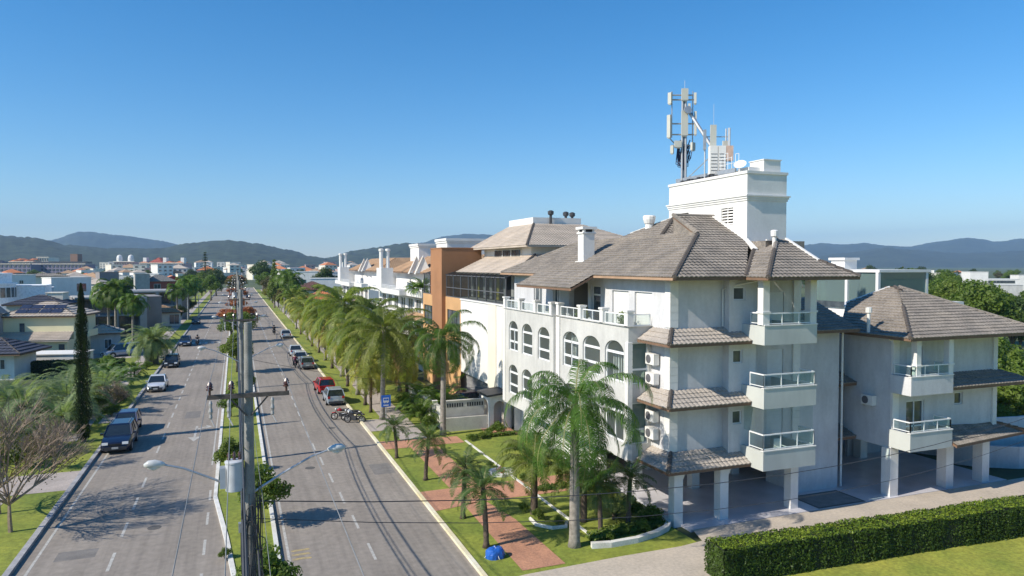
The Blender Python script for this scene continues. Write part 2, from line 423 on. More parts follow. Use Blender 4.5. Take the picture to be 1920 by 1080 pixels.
k = MB(); kerb(k, [(9.5, -30), (9.5, 18)], .2, .15); struct(k.build('kerb_right_near', KERBW))
k = MB(); kerb(k, [(-9.05, -30), (-9.05, ROADF)], .26, .16); struct(k.build('kerb_left', KERBG))
mc = MB()
for x, y, q in ((-3.9, 39, .32), (4.3, 47, .32), (7.0, 58, .3), (-6.4, 70, .32), (3.4, 90, .32)): mc.prism([(x+q*cos(t*pi/8), y+q*sin(t*pi/8)) for t in range(16)], .0125, .0185)
struct(mc.build('manhole_cover', TYRE))
ap = MB()
for x, y, w_, l_ in ((-7.6, 36, 1.6, 1.1), (3.6, 50.6, 2.6, .5), (7.9, 44, 1.3, 2.4), (-4.2, 66, 1.2, 3.0), (3.0, 72, 1.0, 1.6)): ap.box(x, y, .0122, x+w_, y+l_, .0145)
struct(ap.build('asphalt_patch', mat('patched_asphalt', (.20, .185, .17), .95, .12, 2, fine=.15)))
# broken and edge lines, turn arrow, tyre marks
mk = MB()
for i in range(70):
    y = 31.2+4.05*i; x = 5.65-.65*min(1, max(0, (y-30)/24)); mk.box(x-.06, y, .0125, x+.06, y+2.0, .0165)
for i in range(70):
    y = 25.9+4.1*i; mk.box(-5.30, y, .0125, -5.17, y+2.1, .0165)
for i in range(4): mk.box(-1.55, 30.5+4*i, .0125, -1.43, 32.4+4*i, .0165)
mk.box(2.0, -30, .0125, 2.12, 150, .0165); mk.box(-8.42, -30, .0125, -8.30, 56, .0165); mk.box(-1.62, 50, .0125, -1.52, 140, .0165)
for x in (-8, -7, -6, -5, -4, -3): mk.box(x, 128, .0125, x+.5, 131, .0165)
mk.box(-3.12, 58.6, .0125, -2.96, 62.6, .0165)
mk.face([(-3.5, 58.7, .0165), (-2.6, 58.7, .0165), (-3.04, 57.2, .0165)]); mk.face([(-3.04, 61.2, .0165), (-2.3, 61.9, .0165), (-2.3, 62.2, .0165), (-3.04, 61.6, .0165)])
mk.face([(-2.35, 61.4, .0165), (-1.9, 62.05, .0165), (-2.35, 62.7, .0165)])
struct(mk.build('road_markings', PAINT))
yb = MB()
for i in range(3): yb.box(2.2, 32.4+.5*i, .0125, 3.0, 32.6+.5*i, .0163)
struct(yb.build('yellow_road_marking', YPAINT))
cur = [(8.9, 22), (8.35, 28.4), (7.5, 34), (6.75, 40), (6.2, 46), (6.0, 52), (6.15, 60), (6.0, 70), (5.75, 80), (5.6, 100), (5.4, 140)]

# brick pavement on the right: strip along the kerb lawn, cross paths
bp = MB()
def poly(mb, pts, z=.114, m=0): mb.face([(x, y, z) for x, y in pts], m)
poly(bp, [(11.15, 27.6), (13.15, 27.6), (13.1, 33.4), (12.6, 36.6), (11.3, 36.6)])
poly(bp, [(9.6, 36.0), (12.6, 36.601), (17.5, 36.6), (19.6, 38.0), (19.6, 39.6), (9.6, 39.4)])
poly(bp, [(11.4, 39.55), (13.2, 39.7), (13.3, 49.0), (11.4, 49.4)])
poly(bp, [(9.6, 49.41), (15.4, 49.4), (15.4, 51.4), (9.6, 51.8)])
poly(bp, [(17.8, 50.5), (20.0, 50.5), (20.3, 54.6), (17.9, 54.6)])
struct(bp.build('pavement_brick', BRICK))
bp = MB(); poly(bp, [(11.2, 51.83), (13.2, 51.6), (13.4, 60), (13.6, 100), (13.7, 400), (11.9, 400), (11.8, 100), (11.4, 70)]); poly(bp, [(9.6, 55.2), (11.15, 55.2), (11.3, 59.4), (9.6, 59.6)])
struct(bp.build('pavement_right', PAVEP))
bp = MB(); poly(bp, [(-16.2, 47.0), (-9.2, 47.0), (-9.2, 51.2), (-16.4, 51.2)]); poly(bp, [(-12.6, 60.01), (-11.0, 60.01), (-11.0, 400), (-12.6, 400)]); poly(bp, [(-13, -20), (-11.8, -20), (-11.9, 46.99), (-13, 46.99)])
struct(bp.build('pavement_left', PAVEP))
bp = MB(); poly(bp, [(-9.16, 66), (-9.16, 71), (-10.59, 71), (-10.59, 66)]); poly(bp, [(-9.16, 108), (-9.16, 121), (-10.59, 121), (-10.59, 108)]); poly(bp, [(-12.61, 112), (-12.61, 119), (-22, 121), (-22, 108)], .115)
struct(bp.build('driveway_left', PAVEP))
dv = MB(); poly(dv, [(9.6, 18.0), (15.0, 18.0), (18.0, 23.4), (60, 23.4), (60, 28.9), (20.6, 28.9), (20.2, 27.6), (18.9, 27.4), (15.8, 27.4), (11.1, 27.2), (9.6, 27.0)], .118)
poly(dv, [(-0,0)]*0) if False else None
struct(dv.build('driveway_front', SAND))
k = MB(); kerb(k, [(15.6, 49.8), (15.6, 34.5), (15.65, 29.7)], .14, .16); o = k.build('garden_edging', KERBW); tag(o, 'low pale stone edging running through the lawn beside the arched building', 'edging')
gf = MB(); gf.box(20.5, 28.92, 0, 43.0, 46, .13); struct(gf.build('garage_floor', FLOORT))
mh = MB(); mh.box(28.6, 29.0, .131, 31.9, 31.1, .137, 0); mh.box(28.75, 29.15, .138, 31.75, 30.95, .141, 1)
struct(mh.build('forecourt_inset', [mat('dark_slab', (.10, .10, .10), .8), mat('grey_slab', (.22, .22, .22), .8)]))
dr = MB()
for x in (22, 23.6, 25.9, 29.5, 33.0, 36.8): dr.box(x, 26.1, .119, x+.6, 26.4, .122)
struct(dr.build('drain_covers', mat('rusty_cover', (.22, .17, .13), .8)))

# ---------------------------------------------------------------- hills
FOREST = mat('forest_hill', (.05, .07, .04), .95, scale=.035, col2=(.010, .018, .014), bump=1.0, bscale=.06, fine=.5)
HILLF = mat('far_hill', (.04, .055, .04), .95, scale=.008, col2=(.018, .028, .022), fine=.4)
def interp(prof, u):
    for (a, b), (c, d) in zip(prof, prof[1:]):
        if a <= u <= c:
            t = (u-a)/(c-a); t = t*t*(3-2*t)*.5+t*.5; return b+(d-b)*t
    return prof[0][1] if u < prof[0][0] else prof[-1][1]
def ridge(name, prof, D, depth, m, rough, nu=260, seed=0):
    mb = MB(); u0, u1 = prof[0][0], prof[-1][0]; nr = 16; idx = {}
    for i in range(nu+1):
        u = u0+(u1-u0)*i/nu; H = (497-interp(prof, u))/FPX
        for j in range(nr+1):
            q = j/nr; Dj = D+depth*(q-.62); x, y = at(u, Dj)
            sh = sin(pi*min(1, q/.62)/2)**1.1 if q <= .62 else cos(pi*(q-.62)/.38/2)
            top = H*D+CAM_H
            nzv = noise.fractal(V((x, y, seed*37))*(1.0/(depth*.22)), .8, 2.1, 5)
            f = noise.fractal(V((x, y, seed*11))*(1.0/(depth*.02)), .9, 2.0, 3)
            z = -3+(top+3)*sh*(1-abs(nzv)*.26*(1-abs(q-.62)*1.2)*(0 if abs(q-.62) < .03 else 1))-abs(f)*rough*(sh+.05)
            idx[i, j] = mb.vert((x, y, z))
    for i in range(nu):
        for j in range(nr):
            mb.f.append((idx[i,j], idx[i+1,j], idx[i+1,j+1], idx[i,j+1])); mb.m.append(0)
    o = mb.build(name, m, smooth=True); o['kind'] = 'structure'; return o
ridge('hill_near_left', [(-420,478),(-300,450),(-100,436),(0,440),(60,444),(130,458),(200,464),(300,465),(350,456),(400,451),(430,450),(480,455),(540,467),(590,480),(640,489),(690,493),(760,496)], 2300, 1300, FOREST, 6, seed=1)
ridge('hill_far_left', [(-150,492),(20,470),(100,449),(150,434),(170,434),(220,440),(300,450),(335,458),(420,480),(520,494)], 5200, 1800, HILLF, 8, 160, 2)
ridge('hill_near_right', [(560,494),(620,482),(660,470),(700,463),(760,455),(820,456),(900,465),(1000,480),(1100,492)], 2600, 1100, FOREST, 6, 180, 3)
ridge('hill_far_middle', [(700,490),(790,455),(830,443),(870,438),(910,439),(1000,452),(1100,470),(1300,480),(1440,480),(1500,460),(1540,455),(1580,458),(1620,455),(1660,460),(1700,462),(1760,452),(1815,445),(1870,452),(1920,446),(2000,440),(2150,452),(2300,480)], 6000, 2200, HILLF, 10, 300, 4)
ridge('hill_low_right', [(1380,496),(1500,482),(1600,472),(1660,463),(1720,468),(1800,474),(1900,470),(2000,462),(2150,470),(2300,488)], 4200, 1200, HILLF, 8, 160, 5)
# ---------------------------------------------------------------- main apartment building
B1 = thing('apartment_building', 'large pale grey four storey apartment building with arched bay windows and brown tiled roof', 'building', (20.3, 30, 0))
Z1, Z2, Z3, ZE = 2.95, 6.05, 9.2, 12.36
def railing(par, pts, z0, z1, gm=GLGREEN, post=1.1, name='railing', thick=.035):
    mb = MB(); g = MB()
    for (x0, y0), (x1, y1) in zip(pts, pts[1:]):
        d = V((x1-x0, y1-y0, 0)); L = d.length; d.normalize(); n = max(1, round(L/post)); nn = V((-d.y, d.x, 0))
        mb.obox(((x0+x1)/2, (y0+y1)/2, z1), d*(L/2), nn*thick, (0,0,.03)); mb.obox(((x0+x1)/2, (y0+y1)/2, z0+.06), d*(L/2), nn*.02, (0,0,.02))
        for k in range(n+1):
            p = V((x0, y0, 0))+d*(L*k/n); mb.obox((p.x, p.y, (z0+z1)/2), d*.022, nn*.022, (0,0,(z1-z0)/2))
        g.face([(x0, y0, z0+.08), (x1, y1, z0+.08), (x1, y1, z1-.03), (x0, y0, z1-.03)])
    o = mb.build(name, ALU, par); g.build('glass_panel', gm, o, world=False); return o
def balcony(par, x0, x1, yf, yb, z0, zs, zr, m=BALC, hi=0, mats=None):
    mb = MB(); t = .14
    mb.box(x0, yf, z0, x1, yb, z0+.2)
    mb.box(x0, yf, z0+.2, x1, yf+t, zs); mb.box(x0, yf+t, z0+.2, x0+t, yb, zs); mb.box(x1-t, yf+t, z0+.2, x1, yb, zs)
    mb.box(x0-.03, yf-.03, zs, x1+.03, yf+t+.03, zs+.05, 1)
    b = mb.build('balcony', [m, WHITE], par)
    railing(b, [(x0+.07, yf+1.1), (x0+.07, yf+.07), (x1-.07, yf+.07), (x1-.07, yf+1.1)], zs+.05, zr)
    if hi:
        g = MB(); g.face([(x0+.1, yf+.1, zr), (x1-.1, yf+.1, zr), (x1-.1, yf+.1, hi), (x0+.1, yf+.1, hi)]); g.face([(x0+.1, yf+.1, zr), (x0+.1, yf+1.6, zr), (x0+.1, yf+1.6, hi), (x0+.1, yf+.1, hi)])
        g.build('glass_panel', GLASS, b, world=False)
    return b
def quoin(par, x0, y0, x1, y1, z0, z1, m=WHITE, h=.38):
    mb = MB(); z = z0
    while z < z1-.05:
        mb.box(x0, y0, z+.012, x1, y1, min(z+h, z1)-.012); z += h
    mb.box(x0+.02, y0+.02, z0, x1-.02, y1-.02, z1); return mb.build('quoin', m, par)
# walls facing the forecourt
wb = MB()
WA = ((20.3, 30.5), (23.5, 30.5)); WB = ((23.5, 30.0), (25.2, 30.0))
wall(wb, *WA, Z1, ZE, (0, 1))
hb = [(.27, 1.0, 11.2, 11.87), (.27, .85, 7.95, 8.64), (.27, .85, 4.8, 5.5)]
wall(wb, *WB, Z1, ZE, (0, 1), hb)
wb.face([(23.5, 30.5, Z1), (23.5, 30, Z1), (23.5, 30, ZE), (23.5, 30.5, ZE)])
wb.face([(25.2, 30, Z1), (25.2, 31.5, Z1), (25.2, 31.5, ZE), (25.2, 30, ZE)])
WC = ((25.2, 31.5), (32.4, 31.5)); hc = []
for z in (Z1, Z2, Z3): hc.append((2.05, 3.15, z+.1, z+2.3))
wall(wb, (25.2, 31.5), (29.4, 31.5), Z1, ZE, (0, 1), hc)
wall(wb, (29.4, 31.5), (32.4, 31.5), .1, 9.4, (0, 1))
wb.face([(29.4, 31.5, .1), (29.4, 34, .1), (29.4, 34, Z1), (29.4, 31.5, Z1)])
wb.face([(32.4, 31.5, .1), (32.4, 46, .1), (32.4, 46, 9.4), (32.4, 31.5, 9.4)])
wb.face([(29.4, 31.5, 9.4), (29.4, 40, 9.4), (29.4, 40, ZE), (29.4, 31.5, ZE)])
wb.face([(20.3, 52, 0), (32.4, 52, 0), (32.4, 52, ZE), (20.3, 52, ZE)])
wb.box(20.35, 30.52, Z1-.12, 25.15, 31.52, Z1+.05); wb.box(20.35, 31.53, Z1-.12, 32.35, 51.9, Z1+.05)      # ceiling of the open ground floor
wb.box(20.35, 31.55, ZE-.1, 29.35, 51.9, ZE)
wb.box(29.4, 31.6, 9.3, 32.3, 46, 9.4)
# street side
hs = [(4.2-.0, 6.1, 9.3, 11.6), (2.0-.35, 3.5, 9.3, 11.6), (7.5, 8.7, 9.3, 11.7)]
hs = [(1.7, 3.45, 9.32, 11.55), (4.1, 5.95, 9.32, 11.55), (7.35, 8.55, 9.32, 11.75), (9.0, 11.4, 9.32, 11.9), (13.3, 14.2, 9.32, 11.5), (16.1, 17.6, 9.32, 11.5)]
SW = ((20.3, 30.5), (20.3, 52))
wall(wb, *SW, Z3+.02, ZE, (1, 0), hs, .22)
wall(wb, (20.3, 30.5), (20.3, 32.2), Z1, Z3+.02, (1, 0))
wb.build('wall', LILAC, B1)
for h in hb: window(B1, *WB, (0, 1), h, gm=GLDARK)
for h in hc:
    f = MB(); P0 = 25.2+h[0]; f.box(P0, 31.56, h[2], P0+1.1, 31.62, h[3])
    for k in range(12): f.box(P0+.03, 31.54, h[2]+.05+k*.18, P0+1.07, 31.56, h[2]+.2+k*.18)
    f.build('roller_shutter', SHUT, B1)
for h in hs[:2]:
    f = MB(); y0 = 30.5+h[0]; y1 = 30.5+h[1]; f.box(20.42, y0, h[2], 20.46, y1, h[3])
    for k in range(14): f.box(20.405, y0+.03, h[2]+.03+k*.155, 20.42, y1-.03, h[2]+.165+k*.155)
    f.build('roller_shutter', WHITE, B1)
window(B1, *SW, (1, 0), hs[2], .22, trans=(11.2,), gm=GLDARK)
for h in hs[4:]: window(B1, *SW, (1, 0), h, .22, nv=2, gm=GLMID)
pr = MB(); pr.box(22.6, 39.5, 9.25, 22.7, 41.9, 12.2, 0); pr.box(20.55, 41.905, 9.25, 22.7, 41.95, 12.2, 0); pr.box(20.55, 39.45, 9.25, 22.7, 39.495, 12.2, 0)
pr.build('porch', TAUPE, B1)
dr = MB(); dr.box(20.2, 41.95, 9.3, 20.28, 43.5, 12.0); 
for k in range(7): dr.box(20.17, 42.0+k*.21, 9.3, 20.2, 42.12+k*.21, 12.0)
dr.build('slatted_panel', LILAC, B1)
# arched street bays, two storeys
def bay(X, y0, y1, wins, nomid=()):
    p0, p1 = (X, y0), (X, y1); hl = []
    for a, b in wins:
        hl.append((a-y0, b-y0, 6.8, 8.97, (8.97-8.36))); hl.append((a-y0, b-y0, 3.65, 5.8, .58))
    m = MB(); wall(m, p0, p1, 2.8, 9.8, (1, 0), hl, .2)
    m.box(X+.005, y0+.01, 9.3, X+.2, y1-.01, 9.795); m.box(X+.02, y0+.01, 2.8, 22.2, y1-.01, 3.0); m.box(X+.2, y0+.01, 6.02, 22.2, y1-.01, 6.2); m.box(X+.2, y0+.01, 9.1, 20.28, y1-.01, 9.28)
    m.build('bay_wall', GREYW, B1)
    for i, h in enumerate(hl):
        zt = h[3]-h[4]; mid = h[2]+.66
        tr = [zt-.03] if (i//2) in nomid else [mid, zt-.03]
        window(B1, p0, p1, (1, 0), h, .2, nv=2 if i % 3 == 1 else 1, trans=tr, fr=.075, gm=GLASS, name='arched_window')
    r = MB()
    for y in [y0, y0+.35]: pass
    return hl
bay(18.9, 32.2, 41.0, [(32.65, 34.72), (35.28, 37.42), (37.98, 40.15)], (0,))
bay(18.65, 41.0, 50.0, [(41.6, 43.5), (44.45, 46.35), (47.1, 48.9)])
m = MB(); RF = ((18.9, 32.2), (20.3, 32.2)); hr = [(.2, 1.2, 6.8, 8.95), (.2, 1.2, 3.65, 5.8)]
wall(m, *RF, 2.8, 9.8, (0, 1), hr, .2); m.build('bay_wall', GREYW, B1); m = MB(); m.face([(18.65, 41.0, 2.8), (18.9, 41.0, 2.8), (18.9, 41.0, 9.8), (18.65, 41.0, 9.8)]); m.build('bay_wall', GREYW, B1); m = MB(); m.face([(18.65, 50, 2.8), (20.3, 50, 2.8), (20.3, 50, 9.8), (18.65, 50, 9.8)])
m.build('bay_wall', GREYW, B1)
for h in hr: window(B1, *RF, (0, 1), h, .2, trans=(h[2]+.75,), gm=GLTEAL)
# rooms behind the bay glass
rm = MB(); rm.box(21.3, 32.25, 3.0, 21.4, 50, 6.0, 0); rm.box(21.3, 32.25, 6.2, 21.4, 50, 9.1, 0)
for y in (35.0, 37.7, 44.0, 46.8): rm.box(18.95 if y > 41 else 19.15, y-.04, 3.0, 21.3, y+.04, 6.0, 0); rm.box(18.95 if y > 41 else 19.15, y-.04, 6.2, 21.3, y+.04, 9.1, 0)
for i, (a, b) in enumerate([(32.8, 34.4), (35.6, 37.2), (38.2, 40.2), (41.8, 43.6), (44.5, 46), (47.2, 48.6)]):
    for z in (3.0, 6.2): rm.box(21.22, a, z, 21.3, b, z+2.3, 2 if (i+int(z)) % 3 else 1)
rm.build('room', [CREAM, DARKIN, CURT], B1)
bl = MB()
for i, (a, b) in enumerate([(32.7, 34.7), (35.3, 37.4), (38.0, 40.1), (41.7, 43.4), (44.5, 46.3), (47.2, 48.8)]):
    for z in (3.7, 6.85):
        h = [.0, .9, .4, .0, 1.1, .6][(i+(z > 5)*2) % 6]
        n = int((b-a)/.12)
        for k in range(n):
            if (k*7+i) % 5 < 3 and h: bl.box(19.35 + .02*(k % 2), a+k*.12, z, 19.37+.02*(k % 2), a+k*.12+.09, z+h+.9)
bl.build('curtain', CURT, B1)
# terrace pillars and railing
TP = [(18.98, 32.3), (18.98, 35.0), (18.98, 37.7), (18.98, 40.75), (18.78, 41.4), (18.78, 44.0), (18.78, 46.8), (18.78, 49.75)]
for x, y in TP: tp = MB(); tp.box(x-.18, y-.18, 9.8, x+.18, y+.18, 10.55); tp.box(x-.23, y-.23, 10.55, x+.23, y+.23, 10.66); tp.build('terrace_pillar', WHITE, B1)
for (x0, y0), (x1, y1) in zip(TP, TP[1:]):
    if y1-y0 < 1: continue
    railing(B1, [(x0, y0+.2), (x1, y1-.2)], 9.8, 10.42, GLASS, 1.0)
railing(B1, [(19.1, 32.3), (20.25, 32.3)], 9.8, 10.42, GLASS)
cp = MB(); cp.box(18.8, 32.1, 9.802, 19.2, 41.0, 9.84); cp.box(18.56, 41.01, 9.802, 18.97, 50.1, 9.84); cp.box(19.2, 32.1, 9.802, 20.29, 32.4, 9.84)
cp.build('parapet_coping', GREYW, B1)
# pilasters
for z0, z1 in ((Z1, Z2-.1), (Z2+.65, Z3-.1), (Z3+.65, ZE-.15)):
    quoin(B1, 20.24, 30.42, 20.72, 30.9, z0+.62 if z0 == Z1 else z0, z1)
quoin(B1, 28.95, 31.38, 29.45, 31.6, Z1, ZE-.2)
quoin(B1, 18.84, 32.14, 19.12, 32.42, 2.8, 9.0); quoin(B1, 18.82, 40.5, 19.1, 41.1, 2.9, 9.75); quoin(B1, 18.6, 49.6, 18.75, 50.05, 2.9, 9.75)
# open ground floor: columns with flared heads
for i, (x, y) in enumerate([(20.32, 29.95), (22.95, 29.8), (27.4, 29.75), (24.6, 34.5), (28.6, 36.0), (21.4, 35.5), (31.8, 37.5)]):
    c = MB(); c.box(x-.25, y-.25, .0, x+.25, y+.25, 2.35)
    t = .5 if i < 3 else .25
    c.face([(x-.25,y-.25,2.35),(x+.25,y-.25,2.35),(x+t,y-.25,2.84),(x-.25,y-.25,2.84)]); c.face([(x+.25,y-.25,2.35),(x+.25,y+.25,2.35),(x+t,y+.25,2.84),(x+t,y-.25,2.84)])
    c.face([(x-.25,y+.25,2.35),(x-.25,y-.25,2.35),(x-.25,y-.25,2.84),(x-.25,y+.25,2.84)])
    c.build('column', WHITE, B1)
gw = MB(); gw.box(20.9, 38.5, 0, 21.1, 52, 2.8); gw.box(21.12, 44, 0.13, 32.3, 44.2, 2.82, 1); gw.box(24, 38.5, .13, 26.8, 41, 2.82, 0); gw.box(26.9, 41.5, .13, 28.0, 41.6, 2.3, 2); gw.box(21.3, 40, .13, 21.5, 43.9, 2.8, 3)
gw.build('ground_floor_wall', [WHITE, STONE, mat('dark_green_door', (.02, .05, .03), .6), mat('terracotta_wall', (.35, .13, .07), .9)], B1)
# balconies
balcony(B1, 24.3, 27.62, 28.3, 31.45, 9.03, 9.98, 10.6)
balcony(B1, 24.3, 27.62, 28.3, 31.45, 5.85, 6.85, 7.55)
balcony(B1, 24.3, 27.62, 28.3, 31.45, 2.75, 3.72, 4.54, hi=5.84)
for x in (24.42, 27.4): bp = MB(); bp.box(x-.2, 28.33, 10.03, x+.2, 28.73, ZE-.05); bp.box(x-.25, 28.28, 10.6, x+.25, 28.78, 10.7); bp.build('balcony_pillar', WHITE, B1)
# skirt roofs wrapping the corner at each floor
for ze in (9.15, 6.05, 2.92):
    t = ze+.62
    F = [[(19.4,29.2,ze), (24.28,29.2,ze), (24.28,30.45,t), (20.35,30.45,t)], [(19.4,32.15,ze), (19.4,29.2,ze), (20.35,30.45,t), (20.35,32.15,t)]]
    roof(B1, F, mat('pale_skirt_tile', (.44, .385, .33), .9, .14, .9, .3, 10, col2=(.31, .275, .24), fine=.2), FASC, [((19.4,29.2,ze), (20.35,30.45,t))], per=.26, row=.33, name='skirt_roof')
# lower roof on the right
roof(B1, [[(28.9,30.6,9.35), (33.0,30.6,9.35), (33.0,34.5,11.0), (28.9,34.5,11.0)]], TILE, FASC, name='lower_roof')
# main roof
zr = lambda y, y0=29.0: 12.4+.5*(y-y0)
F = [[(19.5,52.8,12.4),(19.5,29,12.4),(24.1,33.6,14.7),(24.1,48.2,14.7)],
     [(18.0,45.7,11.65),(18.0,37.15,11.65),(19.55,37.15,12.44),(19.55,45.7,12.44)],
     [(28.7,52.8,12.4),(19.5,52.8,12.4),(24.1,48.2,14.7)],
     [(28.7,33.6,12.4),(28.7,52.8,12.4),(24.1,48.2,14.7),(24.1,33.6,14.7)],
     [(19.5,29,12.4),(23.7,29,12.4),(27,32.9,14.35),(27,33.6,14.7),(24.1,33.6,14.7)],
     [(24.1,33.6,14.7),(27,33.6,14.7),(27,36,15.9),(24.1,36,15.9)],
     [(24.1,37.3,14.7),(27.02,37.3,14.7),(27.02,40.1,16.1),(26.9,40.1,16.1)],
     [(24.1,42.9,14.7),(24.1,37.3,14.7),(26.9,40.1,16.1)],
     [(27.3,42.9,14.7),(24.1,42.9,14.7),(26.9,40.1,16.1),(27.3,40.1,16.1)],
     [(23.7,29.0,12.4),(23.7,27.4,12.4),(26.5,30.2,13.8),(26.5,31.8,13.8)],
     [(23.7,27.4,12.4),(29.5,27.4,12.4),(28.35,29.0,13.2),(28.35,31.4,14.4),(27.7,31.4,14.4),(26.5,30.2,13.8)],
     [(29.5,27.4,12.4),(29.5,31.5,12.4),(28.35,31.5,13.0),(28.35,29.0,13.0)]]
H = [((19.5,29,12.4),(24.1,33.6,14.7)), ((24.1,33.6,14.7),(24.1,48.2,14.7)), ((24.1,37.3,14.7),(26.9,40.1,16.1)), ((24.1,36,15.9),(27,36,15.9)),
     ((24.1,33.6,14.75),(24.1,36,15.95)), ((23.7,27.4,12.4),(26.5,30.2,13.8)), ((23.7,29,12.42),(26.5,31.8,13.82)), ((26.5,30.2,13.8),(27.7,31.4,14.4)), ((29.5,27.4,12.4),(28.35,29.0,13.2)), ((19.5,52.8,12.4),(24.1,48.2,14.7))]
o = roof(B1, F, TILE, FASC, H[:1]+H[2:3]+H[5:7]+H[8:9])
for a, b in (H[1], H[3], H[4], H[7], H[9]): h2 = MB(); h2.tube([V(a)+V((0,0,.03)), V(b)+V((0,0,.03))], .12, 6); h2.build('ridge', TILE, o, world=False)
g = MB(); g.face([(24.12,33.6,14.6),(24.12,36,15.85),(24.12,36,14.6)]); g.face([(24.1,36,15.9),(27,36,15.9),(27,36,13.5),(24.1,36,13.5)])
g.face([(26.5,30.2,13.7),(26.5,31.8,13.7),(27.7,31.4,14.3)]); g.box(27.0, 31.45, 13.2, 29.7, 33, 14.33)
g.build('gable', TILE, o, world=False)
f = MB(); f.box(19.42, 29.0, 12.26, 19.47, 37.1, 12.38); f.box(19.42, 45.75, 12.26, 19.47, 52.8, 12.38); f.build('fascia_board', FASO, o, world=False)
cp = MB()
def coping(mb, a, b, w=.16, h=.12):
    h *= .5; w *= .75; a, b = V(a)-V((0,0,.05)), V(b)-V((0,0,.05)); d = (b-a); L = d.length; d.normalize(); n = V((-d.y, d.x, 0)).normalized(); u = d.cross(n)
    mb.obox((a+b)/2, d*(L/2), n*w, u*h)
coping(cp, (26.95,36,15.98), (26.95,33,14.5), .2); coping(cp, (26.9,33,14.5), (26.55,31.75,13.9), .2); coping(cp, (28.35,31.4,14.5), (28.35,29.0,13.3), .1)
coping(cp, (27.0,31.4,14.42), (28.3,31.4,14.42), .08, .06); coping(cp, (27.0,40.3,16.2), (25.0,42.4,15.2), .1, .08)
cp.build('roof_coping', WHITE, o, world=False)
# stair and water tank tower
T = MB(); tz = 18.3
hv = [(1.2, 2.3, 15.35, 16.35), (5.6, 6.6, 16.0, 16.35)]
wall(T, (27.0, 33.0), (27.0, 40.8), 13.0, tz, (1, 0), hv, .15)
T.face([(27,33,13),(29.8,33,13),(29.8,33,tz),(27,33,tz)]); T.face([(29.8,33,9),(29.8,40.8,9),(29.8,40.8,tz),(29.8,33,tz)]); T.face([(27,40.8,9),(29.8,40.8,9),(29.8,40.8,tz),(27,40.8,tz)])
T.face([(27,33,tz),(29.8,33,tz),(29.8,40.8,tz),(27,40.8,tz)])
for e, z0, z1 in ((.06, 18.18, 18.34), (.10, 16.78, 16.90), (.16, 16.90, 16.98), (.05, 16.66, 16.78)):
    T.box(27-e, 33-e, z0, 27-.002, 40.8+e, z1); T.box(27-.002, 33-e, z0, 29.8+e, 33-.002, z1); T.box(29.8+.002, 33-.002, z0, 29.8+e, 40.8, z1)
T.build('tower', WHITE, B1)
lv = MB()
for k in range(6): lv.obox((27.08, 34.75, 15.42+k*.17), (.02,0,0), (0,.54,0), (.05,0,.045))
lv.box(27.04, 34.72, 15.35, 27.1, 34.78, 16.35); lo = lv.build('louvre', WHITE, B1)
d = MB(); d.box(27.13, 34.2, 15.35, 27.16, 35.3, 16.35); d.box(27.13, 38.6, 16.0, 27.16, 39.6, 16.35); d.build('opening', DARKIN, lo, world=False)
# chimneys and vents
c = MB(); c.box(21.1, 41.7, 13.0, 21.9, 42.5, 15.05); c.box(21.03, 41.63, 15.05, 21.97, 42.57, 15.15); c.box(21.15, 41.75, 15.151, 21.85, 42.45, 15.33, 1); c.box(20.98, 41.58, 15.33, 22.02, 42.62, 15.5); c.box(20.95, 41.5, 12.9, 22.0, 42.6, 13.25)
for x, y in ((21.1,41.7),(21.75,41.7),(21.1,42.35),(21.75,42.35)): c.box(x, y, 15.15, x+.15, y+.15, 15.33)
c.build('chimney', [WHITE, DARKIN], B1)
c = MB(); c.lathe((25.6, 41.0, 15.0), [(.28, 0), (.26, .7), (.32, .75), (.40, 1.0), (.42, 1.2), (.36, 1.28)], 12); c.build('chimney', WHITE, B1)
c = MB(); c.lathe((27.2, 31.0, 13.9), [(.11, 0), (.11, .62), (.19, .66), (.2, .95), (.12, 1.0)], 10); c.build('vent_pipe', WHITE, B1)
c = MB(); c.tube([(24.9, 29.55, 12.2), (24.0, 29.9, 12.0), (23.42, 30.42, 11.75), (23.42, 30.42, 9.85)], .05, 8); c.build('downpipe', WHITE, B1); c = MB(); c.tube([(32.55, 31.4, 9.3), (32.55, 31.4, .2)], .06, 8); c.build('downpipe', WHITE, B1)
c = MB(); c.box(27.6, 33.6, tz, 28.6, 34.6, tz+.35); c.box(28.4, 33.3, tz, 29.6, 34.5, tz+.75); c.box(28.35, 33.25, tz+.75, 29.65, 34.55, tz+.8); c.build('water_tank_box', WHITE, B1)
# veranda chair
ch = thing('garden_chair', 'white plastic armchair on the lowest balcony of the arched building', 'chair', (26.3, 29.3, 2.96))
m = MB(); m.box(-.25,-.25,.4,.25,.25,.44); m.build('seat', WHITE, ch, world=False)
m = MB(); m.obox((0,.26,.68),(.24,0,0),(0,.02,.06),(0,0,.25)); m.build('backrest', WHITE, ch, world=False)
for a in (-.22,.22):
    for b in (-.22,.22): MB().tube([(a,b,0),(a*.95,b*.95,.4)], .02, 6).build('leg', WHITE, ch, world=False)
    MB().box(a-.02,-.22,.62,a+.02,.26,.65).build('armrest', WHITE, ch, world=False)

